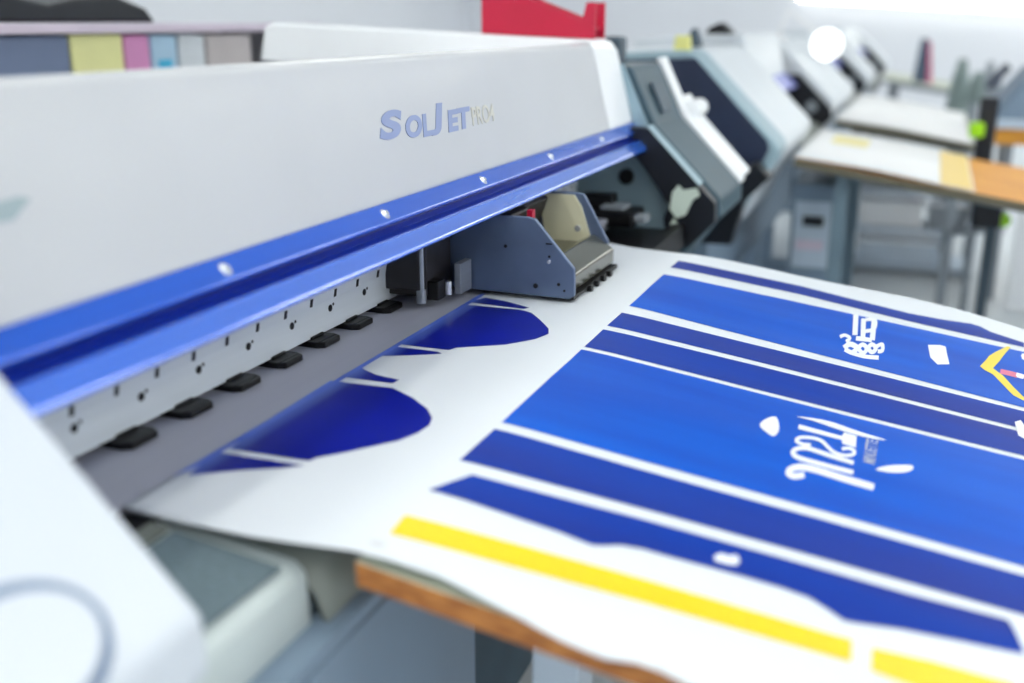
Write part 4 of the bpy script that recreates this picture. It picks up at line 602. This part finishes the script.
crate(6.62, -0.12, -0.925, 0.30, 0.09, 'mid', 'mid grey crate on the top shelf below the second table, right one')
crate(6.62, 0.15, -1.145, 0.34, 0.13, 'cover_white', 'white crate on the middle shelf below the second table')
crate(6.62, -0.16, -1.145, 0.20, 0.13, 'mid', 'small grey crate on the middle shelf below the second table')
crate(6.62, 0.05, -1.365, 0.5, 0.12, 'leg', 'wide blue grey crate on the bottom shelf below the second table')
# a narrow signal stand right of the second table
ch = thing('signal_stand', (5.25, -0.24, -H), 'black signal stand with a lime green pad behind the orange end of the second table', 'stand', 'stands with lime green details')
MB().box(5.22, 5.28, -0.285, -0.205, -0.62, -0.32).build('head', 'blackframe', ch, bev=0.012)
MB().cyl((5.25, -0.245, -1.395), (5.25, -0.245, -0.61), 0.018, 16).build('post', 'mid', ch)
MB().cyl((5.25, -0.245, -1.42), (5.25, -0.245, -1.395), 0.13, 28).build('base', 'mid', ch, bev=0.004)
MB().box(5.17, 5.215, -0.235, -0.172, -0.495, -0.428).build('pad', 'lime', ch, bev=0.012)
MB().box(5.21, 5.225, -0.225, -0.205, -0.48, -0.45).build('pad_arm', 'blackframe', ch)
# stand right of the second table's leg
st = thing('bin_stand', (4.62, -0.28, -H), 'dark grey stand with a lime green knob under the end of the second table', 'stand', 'stands with lime green details')
MB().box(4.60, 4.64, -0.30, -0.26, -1.40, -0.68).build('post', 'legdark', st, bev=0.004)
MB().box(4.55, 4.69, -0.31, -0.20, -0.79, -0.66).build('head', 'blackframe', st, bev=0.012)
MB().cyl((4.60, -0.322, -0.762), (4.66, -0.322, -0.762), 0.028, 18).build('knob', 'lime', st)
MB().box(4.5, 4.74, -0.40, -0.16, -H, -1.40).build('base', 'legdark', st, bev=0.006)
MB().tube([(4.58, -0.25, -0.80), (4.56, -0.13, -0.82), (4.56, -0.10, -0.90)], 0.014, 10).build('hook', 'mid', st)
# pale partition on the right
solo(MB().box(5.80, 5.84, -1.5, -0.47, -H, -0.66), 'display_panel', 'cover_white', 'pale standing panel right of the second table', 'panel', bev=0.004)

# ------------------------------------------------------------------ right edge: another machine facing this row
rk = thing('plate_rack', (6.3, -0.62, -H), 'grey blue rack of ribbed plates at the right edge, beyond the second table', 'rack')
for k in range(9):
    MB().prism([(-0.27, -0.47+0.0), (-0.285, -0.472), (-0.47, -0.235), (-0.455, -0.228)], 6.0+0.07*k, 6.045+0.07*k).build('plate', 'slate' if k % 2 else 'panel', rk)
MB().box(5.96, 6.64, -0.95, -0.26, -0.52, -0.475).build('tray', 'leg', rk, bev=0.006)
MB().prism([(-0.30, -0.475), (-0.90, -0.475), (-0.90, -0.22), (-0.48, -0.22)], 6.0, 6.6).build('body', 'panel', rk)
MB().box(5.98, 6.62, -0.92, -0.32, -0.60, -0.52).build('base', 'orangewood', rk)
for x in (6.02, 6.58):
    for y in (-0.9, -0.40): MB().box(x-0.02, x+0.02, y-0.02, y+0.02, -H, -0.60).build('leg', 'mid', rk)
dg = thing('monitor', (8.0, -0.42, -H), 'dark tilted monitor on a grey post, left of the plate rack', 'monitor')
MB().prism([(-0.33, -0.42), (-0.365, -0.445), (-0.485, -0.30), (-0.45, -0.265)], 8.0, 8.25).build('screen', 'navy', dg, bev=0.008)
MB().cyl((8.12, -0.42, -1.40), (8.12, -0.42, -0.37), 0.02, 12).build('post', 'mid', dg)
MB().cyl((8.12, -0.42, -1.42), (8.12, -0.42, -1.395), 0.16, 24).build('base', 'mid', dg)
def hanging(x, y, z0, z1, w, m, label):
    t = thing('garment', (x, y, -H), label, 'garment', 'covered stands at the far right')
    mb = MB(); n = 14
    pts = []
    for i in range(n):
        a = 2*math.pi*i/n; r = 1 + 0.16*math.sin(3*a+x)
        pts.append((x + 0.5*w*r*math.cos(a), y + 0.5*w*r*math.sin(a)))
    vs = [(px + 0, py, z0) for px, py in pts] + [(x+(px-x)*0.7, y+(py-y)*0.7, (z0+z1)/2+0.05) for px, py in pts] + [(x+(px-x)*0.35, y+(py-y)*0.35, z1) for px, py in pts]
    fs = [tuple(range(2*n, 3*n))]
    for k in range(2):
        fs += [(k*n+i, k*n+(i+1) % n, (k+1)*n+(i+1) % n, (k+1)*n+i) for i in range(n)]
    mb._faces(vs, fs, 0); mb.build('cloth', m, t, smooth=True)
    MB().cyl((x, y, -1.40), (x, y, z1-0.01), 0.015, 10).build('pole', 'mid', t)
    MB().cyl((x, y, -1.42), (x, y, -1.395), 0.15, 20).build('base', 'mid', t)
hanging(9.0, -0.20, -0.66, -0.27, 0.17, 'greengrey', 'green grey cloth on a pole beyond the third table')
hanging(9.5, -0.42, -0.62, -0.30, 0.14, 'mid', 'mid grey cloth on a pole, right of the green grey one')
hanging(8.5, -0.30, -0.56, -0.34, 0.13, 'greengrey', 'short green grey cloth on a pole, in front of the taller one')
# tall dark and red box standing on the farthest table
bx = thing('carton', (10.0, 0.09, board_z(0.09)), 'tall dark carton with a red side standing on the farthest worktable', 'carton')
MB().ext([(10.0, 0.17, board_z(0.09)+0.02), (10.0, 0.05, board_z(0.09)+0.01), (10.0, 0.075, -0.14), (10.0, 0.135, -0.14)], (0.12, 0, 0)).build('box', 'slate', bx, bev=0.006)
MB().ext([(9.995, 0.05, board_z(0.09)+0.01), (9.995, 0.01, board_z(0.09)+0.005), (9.995, 0.05, -0.17), (9.995, 0.075, -0.15)], (0.12, 0, 0)).build('side', 'pinkink', bx)
# round white lamp above the third printer
lp = thing('work_lamp', (6.0, 0.80, -0.085), 'round bright white work lamp on the third printer', 'lamp')
MB().cyl((6.0, 0.80, -0.086), (6.0, 0.80, -0.07), 0.05, 20).build('base', 'lampwhite', lp)
MB().tube([(6.0, 0.80, -0.07), (6.0, 0.76, 0.06), (6.03, 0.56, -0.08)], 0.008, 10).build('arm', 'lampwhite', lp)
MB().cyl((5.97, 0.545, -0.115), (5.99, 0.545, -0.115), 0.078, 28).build('diffuser', 'bulb', lp)
MB().cyl((5.99, 0.545, -0.115), (6.03, 0.545, -0.115), 0.08, 28, r2=0.03).build('shade', 'lampwhite', lp)
# lit batten on the back wall
bt = thing('wall_light', (15.9, -0.6, 0.2), 'long bright fluorescent batten on the white back wall', 'wall light')
MB().ext([(15.95, 1.9, 0.275), (15.95, -3.2, -0.02), (15.95, -3.2, 0.16), (15.95, 1.9, 0.455)], (0.05, 0, 0)).build('backplate', 'lampwhite', bt)
MB().ext([(15.90, 1.88, 0.305), (15.90, -3.18, 0.01), (15.90, -3.18, 0.13), (15.90, 1.88, 0.425)], (0.05, 0, 0)).build('diffuser', 'tube', bt)

# ------------------------------------------------------------------ light, camera
w = bpy.data.worlds.new('world'); bpy.context.scene.world = w; w.use_nodes = True
w.node_tree.nodes['Background'].inputs[0].default_value = (0.85, 0.92, 1.0, 1); w.node_tree.nodes['Background'].inputs[1].default_value = 0.4
cam = bpy.data.cameras.new('camera'); co = bpy.data.objects.new('camera', cam); COL.objects.link(co)
cam.sensor_width = 36; cam.lens = 36.0*1050/1024; cam.clip_start = 0.02
Rm = Matrix([[0.3633172, 0.2712146, -0.8913155], [-0.9316655, 0.1057643, -0.3475821], [0.0, 0.9566904, 0.2911072]])
co.matrix_world = Matrix.Translation((0, 0, H)) @ Rm.to_4x4()
cam.dof.use_dof = True; cam.dof.focus_distance = 1.62; cam.dof.aperture_fstop = 1.65; cam.dof.aperture_blades = 0
sc = bpy.context.scene; sc.camera = co
sc.view_settings.view_transform = 'Standard'; sc.view_settings.look = 'None'; sc.view_settings.gamma = 1.0
sc.view_settings.use_curve_mapping = False; sc.view_settings.exposure = -0.32
sc.cycles.use_denoising = True
sc.cycles.max_bounces = 12; sc.cycles.diffuse_bounces = 6
